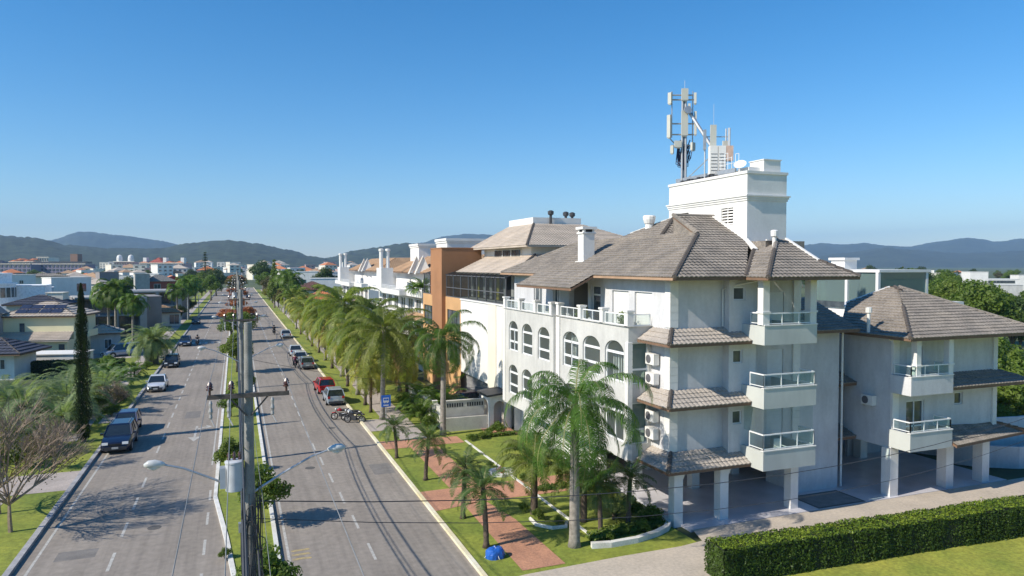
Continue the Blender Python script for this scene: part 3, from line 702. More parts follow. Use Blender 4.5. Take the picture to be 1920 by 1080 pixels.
# ---------------------------------------------------------------- rear annex
B2 = thing('apartment_annex', 'smaller pale grey hip roofed block with two balconies at the right of the arched building', 'building', (33.9, 29.3, 0))
wb = MB(); XA = 33.9; AE = 9.1
wall(wb, (XA, 29.2), (XA, 46), 2.95, AE, (1, 0))
hn = [(1.1, 2.5, 3.05, 5.35), (4.9, 5.6, 4.9, 5.6), (1.1, 2.3, 6.15, 8.4)]
AN = ((XA, 29.2), (42.2, 29.2)); wall(wb, *AN, 2.95, AE, (0, 1), hn, .2)
wb.face([(42.2,29.2,2.95),(42.2,46,2.95),(42.2,46,AE),(42.2,29.2,AE)]); wb.box(XA+.01, 29.21, 2.8, 42.19, 46, 2.95)
wb.box(33.91, 29.25, 8.9, 42.19, 45.9, 9.04); wb.box(33.91, 44, .13, 42.2, 44.2, 2.8); wb.box(32.45, 36, .13, 33.85, 36.1, 9.4); wb.box(38.4, 36.5, .13, 42, 36.7, 2.0)
wb.build('wall', LILAC, B2)
window(B2, *AN, (0, 1), hn[0], .2, nv=2, trans=(3.9,), gm=GLDARK)
f = MB(); f.box(35.0, 29.3, 6.15, 36.2, 29.34, 8.4); 
for k in range(12): f.box(35.02, 29.28, 6.2+k*.18, 36.18, 29.3, 6.35+k*.18)
f.build('roller_shutter', SHUT, B2)
wf = window(B2, *AN, (0, 1), hn[1], .2, gm=GLDARK)
quoin(B2, XA-.05, 29.1, XA+.42, 29.25, 2.96, AE-.1); quoin(B2, 41.9, 29.1, 42.25, 29.25, 2.96, AE-.1)
for x, y in ((34.05, 29.4), (38.4, 29.4), (41.4, 29.4), (35.2, 35), (39.0, 36), (33.2, 40)):
    c = MB(); c.box(x-.3, y-.3, 0, x+.3, y+.3, 2.8); c.build('column', WHITE, B2)
balcony(B2, 33.72, 36.9, 27.85, 29.19, 2.92, 3.9, 4.5)
balcony(B2, 33.72, 36.9, 27.85, 29.19, 5.95, 6.95, 7.55, m=LILAC)
for x in (34.3, 36.75): bp = MB(); bp.box(x-.17, 27.88, 7.0, x+.17, 28.22, AE-.05); bp.box(x-.22, 27.83, 7.5, x+.22, 28.27, 7.6); bp.build('balcony_pillar', WHITE, B2)
sl = .46; za = lambda t: AE+sl*t
F = [[(33.2,27.5,9.1),(44.0,27.5,9.1),(38.7,33.0,za(5.5)),(38.5,33.0,za(5.5)),(36.4,30.7,za(3.2))],
     [(33.2,32.2,9.1),(33.2,27.5,9.1),(36.4,30.7,za(3.2)),(38.7,33.0,za(5.5)),(38.6,33.6,za(5.4)),(36.4,34.8,za(3.2))],
     [(44.0,27.5,9.1),(44.0,36,9.1),(38.7,34.0,za(5.5)),(38.7,33.0,za(5.5))],
     [(33.2,40,9.1),(33.2,34.9,9.1),(36.4,34.9,za(1.2)),(36.4,40,za(1.2))]]
o = roof(B2, F, TILE, FASC, [((33.2,27.5,9.1),(36.4,30.7,za(3.2))), ((38.2,32.4,za(5.0)),(38.6,33.2,za(5.5)))])
h2 = MB(); h2.tube([(38.7,33.0,za(5.5)+.03),(44,27.5,9.13)], .1, 6); h2.build('ridge', TILE, o, world=False)
cp = MB(); coping(cp, (38.65,33.6,11.68), (36.4,34.85,10.66), .1, .1); coping(cp, (36.4,34.8,10.62), (33.3,32.3,9.2), .06, .05); cp.build('roof_coping', WHITE, o, world=False)
g = MB(); g.face([(36.4,34.8,9),(38.7,33.5,9),(38.7,33.5,11.5),(36.4,34.8,10.5)]); g.face([(33.2,32.2,8.9),(36.4,34.8,8.9),(36.4,34.8,10.5)]); g.build('gable', GREYW, o, world=False)
for ze, xe in ((6.2, 43.9), (3.05, 44.3)):
    F = [[(36.95,27.9,ze),(xe,27.9,ze),(42.3,29.2,ze+.6),(36.95,29.2,ze+.6)], [(xe,27.9,ze),(xe,46,ze),(42.3,46,ze+.6),(42.3,29.2,ze+.6)]]
    if ze < 4: F[0] = [(36.95,27.6,ze),(xe+.4,28.6,ze),(42.3,29.2,ze+.6),(36.95,29.2,ze+.6)]
    roof(B2, F, TILE, FASC, [], per=.26, row=.33, name='skirt_roof')
roof(B2, [[(32.2,34.0,9.3),(33.3,34.0,9.3),(33.3,38,10.6),(32.2,38,10.6)]], TILE, FASC, name='link_roof')
for ze in (6.1, 2.95): roof(B2, [[(32.42,31.6,ze),(33.88,31.6,ze),(33.88,34.5,ze+1.0),(32.42,34.5,ze+1.0)]], TILE, FASC, name='link_roof')
c = MB(); c.lathe((33.3,30.3,10.1), [(.09,-.9),(.09,.2),(.17,.22),(.17,.5),(.05,.52)], 8); c.tube([(33.6,29.3,9.0),(33.85,29.25,8.8)], .04, 6); c.build('vent_pipe', WHITE, B2)
# ---------------------------------------------------------------- air conditioners, one by one
ac = thing('air_conditioner', 'x', 'air conditioner')
MB().box(-.16, -.4, -.28, .16, .4, .28).build('casing', WHITE, ac, world=False)
fg = MB(); fg.tube([(-.165, .1, 0), (-.185, .1, 0)], .22, 14); fg.build('fan_grille', mat('grey_grille', (.12,.12,.13), .6), ac, world=False)
bk = MB(); bk.box(-.14, -.3, -.34, .22, -.26, -.28); bk.box(-.14, .26, -.34, .22, .3, -.28); bk.build('bracket', STEEL, ac, world=False)
for (x, y, z, rz, lab) in [(20.05, 31.75, 8.15, 0, 'topmost white air conditioner under the upper skirt roof of the arched building'),
      (20.05, 31.75, 6.9+.25, 0, 'white air conditioner just above the middle skirt roof at the building corner'),
      (20.05, 31.75, 5.2, 0, 'white air conditioner right below the middle skirt roof'),
      (20.05, 31.75, 4.3, 0, 'lowest white air conditioner on the corner wall above the lowest skirt roof'),
      (33.72, 30.6, 5.3, 0, 'white air conditioner on the shaded side wall of the annex'),
      (32.9, 33.9, 8.4, pi/2, 'small air conditioner high in the narrow gap between the two blocks')]:
    put(ac, USED, (x, y, z), rz, lab)
# ---------------------------------------------------------------- white and orange building
B3 = thing('orange_building', 'white and orange building with a glazed roof terrace and stacked beige hip roofs', 'building', (20, 54, 0))
m = MB(); o_ = MB(); X = 20.0
wall(m, (X, 53.2), (X, 65.3), 3.0, 9.7, (1, 0)); m.face([(X,53.2,0),(33,53.2,0),(33,53.2,12.3),(X+2,53.2,12.3),(X+2,53.2,9.7),(X,53.2,9.7)]); m.box(X+.6, 53.3, 0, X+.8, 76, 2.9); m.box(X+.01, 53.22, 2.85, 33, 79, 3.0)
m.box(X+.01, 53.3, 9.5, 33, 79, 9.71); m.face([(33,53.2,0),(33,79,0),(33,79,12.3),(33,53.2,12.3)])
m.box(24, 57.5, 12.3, 34, 70, 14.68); m.build('wall', WHITE, B3)
st = MB(); st.box(X-.06, 55.3, 0, X-.003, 57.3, 9.69); st.box(X-.06, 53.25, 0, X-.003, 53.9, 9.69); st.build('wall_band', CREAM, B3)
pc = MB(); pc.box(X-.1, 53.1, 9.7, X+.12, 65.3, 9.82); pc.build('parapet_coping', WHITE, B3)
OW = ((X, 65.3), (X, 80)); ho = [(.3, 4.7, 6.4, 8.55), (.3, 4.7, 3.3, 5.5), (10.0, 14.2, 6.4, 8.55), (10.0, 14.2, 3.3, 5.5)]
wall(o_, *OW, 0, 9.8, (1, 0), ho); o_.face([(X,65.3,9.8),(X,80,9.8),(X+.3,80,9.8),(X+.3,65.3,9.8)]); o_.build('orange_wall', ORANGEL, B3)
for h in ho: window(B3, *OW, (1, 0), h, nv=3, gm=GLMID, fm=DGREY)
p = MB(); p.box(X-.4, 70.6, 0, X-.002, 74.4, 9.8); p.box(X-.4, 70.6, 9.801, X+3.9, 75, 14.7); p.box(X-.45, 70.55, 14.7, X+3.95, 75.05, 14.8); p.build('orange_pier', ORANGE, B3)
# glazed terrace
gl = MB(); fr = MB(); dk = MB()
for y0, y1 in ((53.3, 70.5), (74.5, 79.8)):
    gl.face([(X+.1, y0, 9.83), (X+.1, y1, 9.83), (X+.1, y1, 12.0), (X+.1, y0, 12.0)])
    n = int((y1-y0)/2.4)
    for k in range(n+1): y = y0+(y1-y0)*k/n; fr.box(X+.05, y-.05, 9.83, X+.15, y+.05, 12.0)
    for z in (9.85, 10.75, 11.98): fr.box(X+.04, y0, z-.04, X+.16, y1, z+.04)
    for k in range(2*n+1): y = y0+(y1-y0)*k/(2*n); fr.obox((X+1.1, y, 12.35), (1.15, 0, .35), (0, .05, 0), (0, 0, .04))
    gl.face([(X, y0, 12.06), (X, y1, 12.06), (X+2.3, y1, 12.76), (X+2.3, y0, 12.76)])
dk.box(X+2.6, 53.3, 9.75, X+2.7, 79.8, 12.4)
fo = fr.build('terrace_frame', mat('bronze_frame', (.13,.13,.14), .4), B3); gl.build('glass_panel', GLSMOKE, fo, world=False)
cu = MB()
for k in range(12): cu.box(X+2.5, 54+k*1.9, 9.8, X+2.58, 54.6+k*1.9, 12.1, k % 3 == 1)
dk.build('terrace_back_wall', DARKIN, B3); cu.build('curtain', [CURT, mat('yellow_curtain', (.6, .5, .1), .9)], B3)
F = [[(20.8,69.5,12.3),(20.8,53.6,12.3),(24.2,57.0,13.9),(24.2,69.5,13.9)], [(20.8,53.6,12.3),(35,53.6,12.3),(35,57.0,13.9),(24.2,57.0,13.9)]]
roof(B3, F, TILEB, TILEB, [((20.8,53.6,12.3),(24.2,57,13.9))], name='lower_roof')
F = [[(23,72,14.7),(23,56,14.7),(27,64,17.0),(27,70.7,17.0)], [(23,56,14.7),(36,56,14.7),(32.2,64,17),(27,64,17)], [(36,56,14.7),(36,72,14.7),(32.2,70.7,17),(32.2,64,17)], [(36,72,14.7),(23,72,14.7),(27,70.7,17),(32.2,70.7,17)]]
roof(B3, F, TILEB, TILEB, [((23,56,14.7),(27,64,17.0))], name='upper_roof')
c = MB(); c.box(27, 64.2, 16.8, 32.2, 70.7, 17.65); c.build('roof_parapet', WHITE, B3)
WU = ((23.99, 57.5), (23.99, 70)); c = MB(); c.box(23.9, 59.6, 13.55, 23.985, 66.6, 14.45, 0); c.box(23.85, 59.7, 13.62, 23.899, 66.5, 14.38, 1); c.box(23.82, 61.9, 13.62, 23.85, 62.0, 14.38, 0); c.box(23.82, 64.2, 13.62, 23.85, 64.3, 14.38, 0); c.build('window', [WHITE, GLDARK], B3); c = MB(); c.box(28, 57.35, 13.2, 33.5, 57.49, 14.5); c.build('window', GLDARK, B3)
for x, y in ((28.8, 64.0), (30.9, 65.0), (31.9, 65.6)):
    c = MB(); c.tube([(x,y,16.5),(x,y,18.1)], .14, 8); c.lathe((x,y,17.9), [(.22,0),(.3,.1),(.3,.35),(.12,.45)], 10); c.build('flue', DGREY, B3)
c = MB(); c.box(X+.4, 57.5, 0.1, X+.5, 64.5, 2.85)
for k in range(18): c.box(X+.3, 57.5+k*.4, .1, X+.34, 57.54+k*.4, 2.8)
for k in range(7): c.box(X+.3, 57.5, .3+k*.4, X+.33, 64.5, .34+k*.4)
c.build('garage_grille', STONE, B3)

# ---------------------------------------------------------------- stepped white buildings further on
def stepped(y0, L, label):
    B = thing('terraced_building', label, 'building', (20, y0, 0)); X = 21.2; y1 = y0+L
    m = MB(); hs = []
    for z in (3.3, 6.4):
        for k in range(int(L/4.4)): hs.append((1.0+k*4.4, 3.9+k*4.4, z+.4, z+2.3))
    wall(m, (X, y0), (X, y1), 0, 9.4, (1, 0), hs); m.face([(X,y0,0),(34,y0,0),(34,y0,11.9),(X+3,y0,11.9),(X+3,y0,9.4),(X,y0,9.4)]); m.face([(34,y0,0),(34,y1,0),(34,y1,12),(34,y0,12)]); m.face([(X,y1,0),(34,y1,0),(34,y1,12),(X,y1,12)])
    m.box(X+.01, y0+.01, 9.2, 33.9, y1, 9.4); m.box(X+2.6, y0+1, 9.4, 33, y1-1, 12.1); m.build('wall', WHITE, B)
    for h in hs: window(B, (X, y0), (X, y1), (1, 0), h, nv=2, gm=GLMID, fr=.08)
    for z in (3.2, 6.3, 9.3):
        for a, b, x in ((.26, .62, 19.2), (.62, .98, 19.7), (.02, .26, 20.1)):
            ya, yb = y0+L*a, y0+L*b-.05
            if x > 20 and z < 9:
                roof(B, [[(19.6, yb, z), (19.6, ya, z), (X, ya+.6, z+.75), (X, yb, z+.75)], [(19.6, ya, z), (X+1, ya, z), (X+1, ya+.6, z+.75), (X, ya+.6, z+.75)]], TILEC, WHITE, per=.3, name='skirt_roof'); continue
            s = MB(); s.box(x, ya, z-.15, X-.002, yb, z); s.box(x, ya, z, x+.15, yb, z+.95 if z < 9 else z+.5); s.box(x+.15, ya, z, X-.002, ya+.15, z+.95 if z < 9 else z+.5); s.box(x+.15, yb-.15, z, X-.002, yb, z+.5)
            bo = s.build('balcony', WHITE, B)
            if z > 9:
                r = MB()
                for q in (.62, .8, .98): r.tube([(X, ya+.1, z+q), (x+.08, ya+.1, z+q), (x+.08, yb-.1, z+q)], .03, 5)
                for k in range(int((yb-ya)/1.6)): r.box(x+.05, ya+.1+k*1.6, z+.5, x+.1, ya+.16+k*1.6, z+1.0)
                r.build('railing', ALU, bo, world=False)
    roof(B, [[(22.6,y1,12.0),(22.6,y0+.5,12.0),(27,y0+4.5,14.3),(27,y1-4,14.3)], [(22.6,y0+.5,12),(34.5,y0+.5,12),(30,y0+4.5,14.3),(27,y0+4.5,14.3)], [(34.5,y0+.5,12),(34.5,y1,12),(30,y1-4,14.3),(30,y0+4.5,14.3)]], TILEC, FASC, per=.35, row=.45)
    for yy in (y0+L*.35, y0+L*.46):
        a_, b_, t_ = (22.0,yy,11.9), (23.9,yy-.5,11.9), (22.95,yy-.25,14.1); k_ = V((.6,3.2,0)); g = MB(); g.face([a_, b_, t_]); g.face([V(a_), V(t_), V(t_)+k_, V(a_)+k_], 1); g.face([V(b_), V(t_), V(t_)+k_, V(b_)+k_], 1)
        g.tube([V(a_)-V((.1,.05,.1)), V(t_)+V((0,-.05,.1)), V(b_)+V((.1,-.05,-.1))], .12, 4); g.build('gable', [WHITE, TILEC], B)
    for dy in (0, 1.0):
        c = MB(); y = y0+L*.66; xx = 19.45+dy*.95; c.tube([(xx, y, 9.3), (xx, y, 15.0)], .27, 10); c.lathe((xx, y, 15.0), [(.36,0),(.36,.3),(.2,.35)], 10); c.build('chimney', WHITE, B)
    c = MB(); c.box(19.2, y0+L*.62, 9.3, 20.9, y0+L*.73, 12.6); c.build('chimney_base', WHITE, B)
    return B
Wb = stepped(80.5, 33, 'nearer stepped white building with curved balconies and brown roof beyond the orange pier')
W2 = dup(Wb, (20, 123, 0), 0, 'farther stepped white building with a twin chimney beyond the nearer one')
def bigbox(par, x0, y0, z0, x1, y1, z1, m=WHITE, name='tower'):
    b = MB(); b.box(x0, y0, z0, x1, y1, z1); b.box(x0-.2, y0-.2, z1, x1+.2, y1+.2, z1+.3); b.box(x0-.1, y0-.1, z1-.25, x1+.1, y1+.1, z1-.001); return b.build(name, m, par)
bigbox(Wb, 24.3, 85, 12, 29.4, 90, 16.0); bigbox(Wb, 25.5, 104.5, 12, 30.6, 110, 15.9)
# plants on the roof terrace are added with the vegetation

# ---------------------------------------------------------------- glass roof house behind the annex
B4 = thing('glass_penthouse', 'white building with a green glass rooftop room behind the annex roof', 'building', (45, 40, 0))
m = MB(); m.box(44.9, 40, 0, 54, 42.9, 10.1); m.box(44.9, 42.91, 0, 54, 52, 9.5); m.box(44.85, 39.9, 12.45, 50.2, 47.5, 12.65); m.box(45.9, 44.2, 12.66, 47.2, 45.6, 13.4); m.box(45.75, 44.05, 13.4, 47.35, 45.75, 13.6)
for x, y in ((44.95, 40.1), (49.9, 40.1), (44.95, 43.0), (44.95, 47)): m.box(x-.12, y-.12, 10.1, x+.12, y+.12, 12.45)
m.build('wall', WHITE, B4)
g = MB(); g.face([(45,40,10.1),(50,40,10.1),(50,40,12.45),(45,40,12.45)]); g.face([(45,40,10.1),(45,47.4,10.1),(45,47.4,12.45),(45,40,12.45)]); g.face([(50,40,10.1),(50,47.4,10.1),(50,47.4,12.45),(50,40,12.45)])
g.build('glass_panel', GLTEAL, B4); g = MB(); g.box(44.86, 43.2, 9.6, 44.9, 46.9, 10.1); g.build('window', GLDARK, B4)
g = MB(); g.box(46, 46.0, 10.1, 49.5, 46.2, 12.4, 0)
for k in range(10): g.box(45.05, 40.3+k*.7, 10.1, 45.1, 40.35+k*.7, 12.4, 1)
for k in range(5): g.box(45.6+k*.9, 40.05, 10.1, 45.64+k*.9, 40.1, 12.4, 1)
g.build('interior_wall', [STONE, DGREY], B4)
# ---------------------------------------------------------------- walls, gatehouse
G1 = thing('garden_wall', 'two tier cream garden wall with lattice openings beside the gatehouse', 'wall', (15, 53.5, 0))
m = MB(); m.box(15.0, 53.0, 0, 18.4, 53.2, 1.15); m.box(15.0, 53.7, 0, 18.4, 53.9, 2.3); m.box(14.95, 53.65, 2.3, 18.4, 53.95, 2.38); m.box(15.0, 53.21, 0, 15.15, 53.69, 1.14); m.build('wall', mat('cream_wall', (.58,.56,.50), .9, .1, 1.2, fine=.08), G1)
m = MB(); m.box(15.15, 53.21, .9, 18.4, 53.69, 1.05); m.build('soil', WOOD, G1)
m = MB()
for k in range(14): m.box(15.3+k*.2+(k > 6)*.25, 53.69, 1.85, 15.42+k*.2+(k > 6)*.25, 53.7, 2.15)
m.build('lattice', DARKIN, G1)
G2 = thing('gatehouse', 'small white arched gatehouse with dark slab roof at the entrance of the arched building', 'gatehouse', (18.5, 53, 0))
m = MB(); wall(m, (18.45, 52.6), (20.2, 52.6), 0, 2.75, (0, 1), [(.35, 1.3, .0, 2.3, .45)], .3); wall(m, (18.45, 52.6), (18.45, 54.6), 0, 2.75, (1, 0), [(.4, 1.5, .0, 2.3, .5)], .3); m.box(20.05, 52.61, 0, 20.3, 54.6, 2.75); m.box(18.46, 54.4, 0, 20.1, 54.6, 2.75); m.build('wall', WHITE, G2)
m = MB(); m.obox((19.4, 53.6, 2.9), (1.25, 0, .12), (0, 1.3, 0), (0, 0, .08)); m.build('roof', DGREY, G2)
MB().box(20.0, 52.9, 1.3, 20.04, 53.3, 1.9).build('plaque', mat('dark_red', (.2,.03,.02), .6), G2)
G3 = thing('boundary_wall', 'plain white front wall with hedge top in front of the orange building', 'wall', (15, 56, 0))
m = MB(); m.box(14.9, 54.2, 0, 15.1, 66, 1.7); m.box(14.85, 54.2, 1.7, 15.15, 66, 1.78); m.build('wall', mat('cream_wall', (1,1,1)), G3)
for y in (56, 58.5, 61, 63.5): MB().box(14.8, y, 0, 15.2, y+.35, 2.0).build('pier', WHITE, G3)
G4 = thing('ramp_wall', 'curved low white retaining wall along the ramp at the far right of the forecourt', 'wall', (43, 30, 0))
m = MB(); pts = [(43.3, 33.5), (44.5, 31.8), (46.5, 30.6), (50, 30.0), (58, 29.8)]
for (x0, y0), (x1, y1) in zip(pts, pts[1:]):
    d = V((x1-x0, y1-y0, 0)); L = d.length; d.normalize(); n = V((-d.y, d.x, 0)); m.obox(((x0+x1)/2, (y0+y1)/2, .7), d*(L/2+.05), n*.1, (0,0,.7)); m.obox(((x0+x1)/2, (y0+y1)/2+3, 1.3), d*(L/2+.05), n*.1, (0,0,1.3))
m.build('wall', LILAC, G4)
PL = MB(); pts = [(15.0, 28.75), (15.9, 28.55), (17.3, 28.6), (18.6, 28.95), (19.4, 29.35), (19.9, 29.9), (20.1, 30.6)]
kerb(PL, pts, .26, .34); o = PL.build('planter_kerb', KERBW); tag(o, 'low curved white planter kerb around the bed at the building corner', 'kerb')

# ---------------------------------------------------------------- houses on the left and further off
def house(label, u, D, w_, d, h, rz=0, wm=WHITE, rt='flat', rm=TILEB, wins=(), extra=None, name='house', slope=.4, par=.5, over=.5):
    x, y = at(u, D); T = thing(name, label, 'house', (x, y, 0), R(rz))
    m = MB(); a, b = -w_/2, w_/2
    m.box(a, 0, 0, b, d, h+(par if rt == 'flat' else 0))
    if rt == 'flat': m.box(a-.12, -.12, h+par, b+.12, d+.12, h+par+.12)
    m.build('wall', wm, T, world=False)
    if rt == 'hip': hiproof(T, a-over, -over, b+over, d+over, h+.03, slope, rm, FASC, per=.5, row=.7, lod=2).location = (0,0,0)
    if rt == 'gable':
        r = MB(); q = h+w_/2*slope
        r.face([(a-over,-over,h-.05),(0,-over,q+.2),(0,d+over,q+.2),(a-over,d+over,h-.05)]); r.face([(b+over,-over,h-.05),(0,-over,q+.2),(0,d+over,q+.2),(b+over,d+over,h-.05)]); r.build('roof', rm, T, world=False)
        MB().face([(a,0,h),(b,0,h),(0,0,q)]).build('gable', wm, T, world=False)
    for (s, x0, x1, z0, z1) in wins:
        o = MB()
        if s == 'f': o.box(x0, -.05, z0, x1, -.002, z1, 0); o.box(x0+.08, -.07, z0+.08, (x0+x1)/2-.03, -.05, z1-.08, 1); o.box((x0+x1)/2+.03, -.07, z0+.08, x1-.08, -.05, z1-.08, 1)
        if s == 'r': o.box(b+.002, x0, z0, b+.05, x1, z1, 0); o.box(b+.05, x0+.08, z0+.08, b+.07, x1-.08, z1-.08, 1)
        if s == 'l': o.box(a-.05, x0, z0, a-.002, x1, z1, 0); o.box(a-.07, x0+.08, z0+.08, a-.05, x1-.08, z1-.08, 1)
        o.build('window', [ALU, GLDARK], T, world=False)
    if extra: extra(T)
    return T
def fixroof(T):
    for c in T.children:
        if c.name.startswith('roof') or c.name.startswith('lower'): c.location = (0, 0, 0)
# yellow house with solar panels
def yx(T):
    m = MB(); m.box(-5.6, -2.2, 0, 4.4, 0-.002, 2.9); m.box(4.0, 1, 3.1, 6.0, 4, 3.2); m.box(5.85, 1, 3.2, 6.0, 4, 4.0); m.build('lower_wall', YELLOW, T, world=False)
    o = roof(T, [[(-6.1,-2.9,2.95),(4.9,-2.9,2.95),(4.4,-.01,3.9),(-5.3,-.01,3.9)]], TILEB, TILEB, per=.4, row=.5, name='lower_roof'); o.location = (0,0,0)
    s = MB(); e = V((1,0,0)); up = V((0, 1, .42)).normalized(); nn = e.cross(up)
    for i in range(4):
        for j in range(2):
            yy = .75+j*1.25; c = V((-2.3+i*1.42+(i > 1)*.12, yy, 6.03+.42*(yy+.5)))+nn*.16; s.obox(c, e*.66, up*.60, nn*.03)
    s.build('solar_panel', mat('solar_cell', (.04, .035, .05), .15, .2, 3, spec=.8), T, world=False)
    for x0 in (-2.3,): MB().box(x0, -.06, 3.9, x0+.6, -.003, 5.1).build('window', GLDARK, T, world=False)
    for x0, x1, z in ((-2.5, -1.4, 1.6), (3.4, 4.1, .6)): MB().box(x0, -2.26, z, x1, -2.203, z+(.8 if x0 < 0 else 1.8)).build('window', GLDARK, T, world=False)
yh = house('pale yellow two storey house with eight solar panels on its tiled hip roof', 70, 97, 8.8, 7.5, 6.0, -11, YELLOW, 'hip', TILEB, extra=yx, slope=.42); 
def tw(T):
    m = MB(); m.lathe((-4.5, 0, 0), [(4.6,0),(4.6,9.6),(4.8,9.6),(4.8,9.9),(4.0,9.9),(4.0,11.3),(4.1,11.3),(4.1,11.6)], 28); m.build('round_tower', mat('white_lattice', (.62,.64,.60), .9), T, world=False)
    m = MB(); m.lathe((-4.5, 0, 6.0), [(4.66,1.4),(4.66,3.1)], 28); m.build('window', GLDARK, T, world=False)
    m = MB()
    for k in range(28): t = 2*pi*k/28; m.box(-4.5+4.68*cos(t)-.06, 4.68*sin(t)-.06, 7.4, -4.5+4.68*cos(t)+.06, 4.68*sin(t)+.06, 9.1)
    m.build('window_bars', WHITE, T, world=False)
house('white house with a round lattice tower and curved barred window', 28, 126, 9, 7, 8.8, 4, mat('white_lattice', (1,1,1)), 'flat', extra=tw)
def gx(T):
    m = MB(); m.box(-8, -4, 0, -1.5, -.002, 6.6); m.box(-8.1, -4.1, 6.6, -1.4, -.002, 6.8); m.box(3.5, -3, 0, 7.4, -.002, 5.4); m.build('wing', GREYW, T, world=False)
house('tall plain white cubic house above the yellow roof', 134, 165, 8.5, 5.0, 9.6, 33, WHITE, 'flat', wins=[('f', 1, 3.2, 6.8, 8.8), ('l', 3, 5, 6, 8)])
house('small bright white rooftop block behind the round tower', 44, 190, 5.5, 5, 9.9, 25, WHITE, 'flat', wins=[('f', -1, 0, 8, 9)])
house('blue grey cubic house between the round tower and the white cube', 74, 150, 4.6, 6, 7.7, 10, mat('blue_grey', (.58,.62,.67), .85), 'flat')
house('dark slate hip roofed house directly behind the yellow house', 62, 118, 8, 7, 6.4, -8, GREYW, 'hip', TILED, slope=.35)
house('cream block with ribbed top beside the solar panels', 101, 122, 2.6, 3, 8.0, -6, CREAM, 'flat', par=.2)
house('grey gabled house cut off at the left edge', -135, 88, 7, 8, 6.6, -20, STONE, 'gable', mat('grey_tile', (.22,.22,.21), .9), slope=.8)
house('low white outbuilding under a dark blue sloping roof at the left edge', -34, 80, 6.2, 5, 3.0, -12, WHITE, 'hip', TILED, wins=[('f', -.6, .4, 1.2, 2.4), ('f', 1.2, 2.2, 1.2, 2.4)], over=1.2)
house('plain white street wall house left of the cypress', 98, 88, 6.0, 4, 1.9, -11, WHITE, 'flat', par=0)
house('white house with pale tiled lean-to roof right of the cypress', 190, 104, 4.6, 5, 3.0, 8, GREYW, 'hip', TILEB, wins=[('f', 0.2, 1.2, .8, 2.2)])
def mod(T):
    m = MB(); m.box(-7, -2.4, 3.3, 3.2, -.003, 3.6, 0); m.box(-7.5, -2.8, 6.7, 4.6, 8, 7.0, 1); m.box(3.2, -3.2, 0, 4.4, -.003, 6.69, 0); m.box(-1, -2.8, 0, -.4, -2.2, 6.69, 0); m.build('slab', [STONE, CONC], T, world=False)
    for x in (-6, -3.4, .2): MB().box(x, -.05, .5, x+2.2, -.003, 3.0).build('window', GLDARK, T, world=False)
    for x in (-6, -3.4, .2): MB().box(x, -.05, 3.9, x+2.2, -.003, 6.3).build('window', GLDARK, T, world=False)
house('dark taupe modern house behind the tall palms', 222, 138, 15, 10, 6.6, 14, TAUPE, 'flat', extra=mod, par=.1)
house('concrete slab roofed modern house with deep dark balconies near the avenue', 298, 168, 12, 9, 6.9, 12, STONE, 'flat', extra=mod, par=.1)
house('blank taupe tower block rising between the trees', 205, 270, 6.5, 7, 9.8, 20, TAUPE, 'flat')
house('pale speckled concrete block beside the grey roof', 267, 230, 4.2, 5, 9.6, 12, CONC, 'flat')
house('grey roofed house with red brick upper wall', 301, 235, 9, 7, 7.6, 12, mat('red_wall', (.35,.10,.07), .9), 'hip', mat('grey_tile', (.22,.22,.21), .9), slope=.5, wins=[('f', -2, 0, 5.2, 6.8)])
house('bright red gabled house near the middle distance trees', 324, 262, 5, 6, 8.0, 12, mat('bright_red_wall', (.5,.06,.05), .9), 'gable', TILEO)
house('blue grey walled white house beside the avenue palms', 324, 185, 6, 6, 5.8, 14, mat('blue_grey', (1,1,1)), 'flat', wins=[('f', -1.5, 1.0, 3, 4.8)])
house('low tiled porch house with white columns by the avenue', 306, 150, 6.5, 6, 3.0, 12, CREAM, 'hip', TILEC, wins=[('f', -3, -1, .5, 2.6), ('f', 1, 3, .5, 2.6)])
house('beige flat building behind the white cube', 88, 240, 12, 8, 9.2, 15, CREAM, 'hip', TILEB, slope=.2)
house('white low wide house left of the round tower', -60, 160, 12, 8, 7.2, 5, WHITE, 'flat', wins=[('f', -3, 0, 4, 6)])
# right side middle distance
house('white cylinder topped modern house beyond the avenue trees', 568, 250, 10, 8, 10.2, -8, WHITE, 'flat', wins=[('l', 2, 5, 5, 7), ('f', -3, 1, 6, 8)])
house('white box house with dark garage opening behind the palms', 612, 205, 9, 8, 8.6, -6, WHITE, 'flat', wins=[('f', -2, 1, 3, 6)])
house('grey faced white house just left of the twin chimney', 625, 260, 7, 8, 9.8, -6, mat('blue_grey', (1,1,1)), 'flat')
house('orange clay roofed house peeping above the coconut palms', 604, 150, 8, 9, 5.6, -4, WHITE, 'hip', TILEO)
house('brown tiled white house behind the tall bushes', 586, 178, 9, 9, 6.8, -4, WHITE, 'hip', mat('maroon_tile', (.20,.10,.08), .9))
house('low white walled house near the avenue kerb palms', 560, 190, 7, 8, 5.5, -4, WHITE, 'flat', wins=[('l', 2, 5, 3, 5)])
# far right
house('long low white building far beyond the right hand trees', 1868, 330, 20, 10, 6.0, -30, WHITE, 'flat', wins=[('f', -8, 8, 4.5, 6)])
house('tall white block at the left end of the far right building', 1836, 300, 7, 8, 9.6, -30, WHITE, 'flat')
house('flat white wing in front of the far right building', 1890, 280, 11, 7, 4.6, -30, GREYW, 'flat')
house('cream house roof showing in the right hand wood', 1752, 360, 9, 8, 8.4, -30, CREAM, 'flat')
house('small pale house at the right edge of the view', 1925, 350, 7, 8, 7.5, -30, WHITE, 'flat')
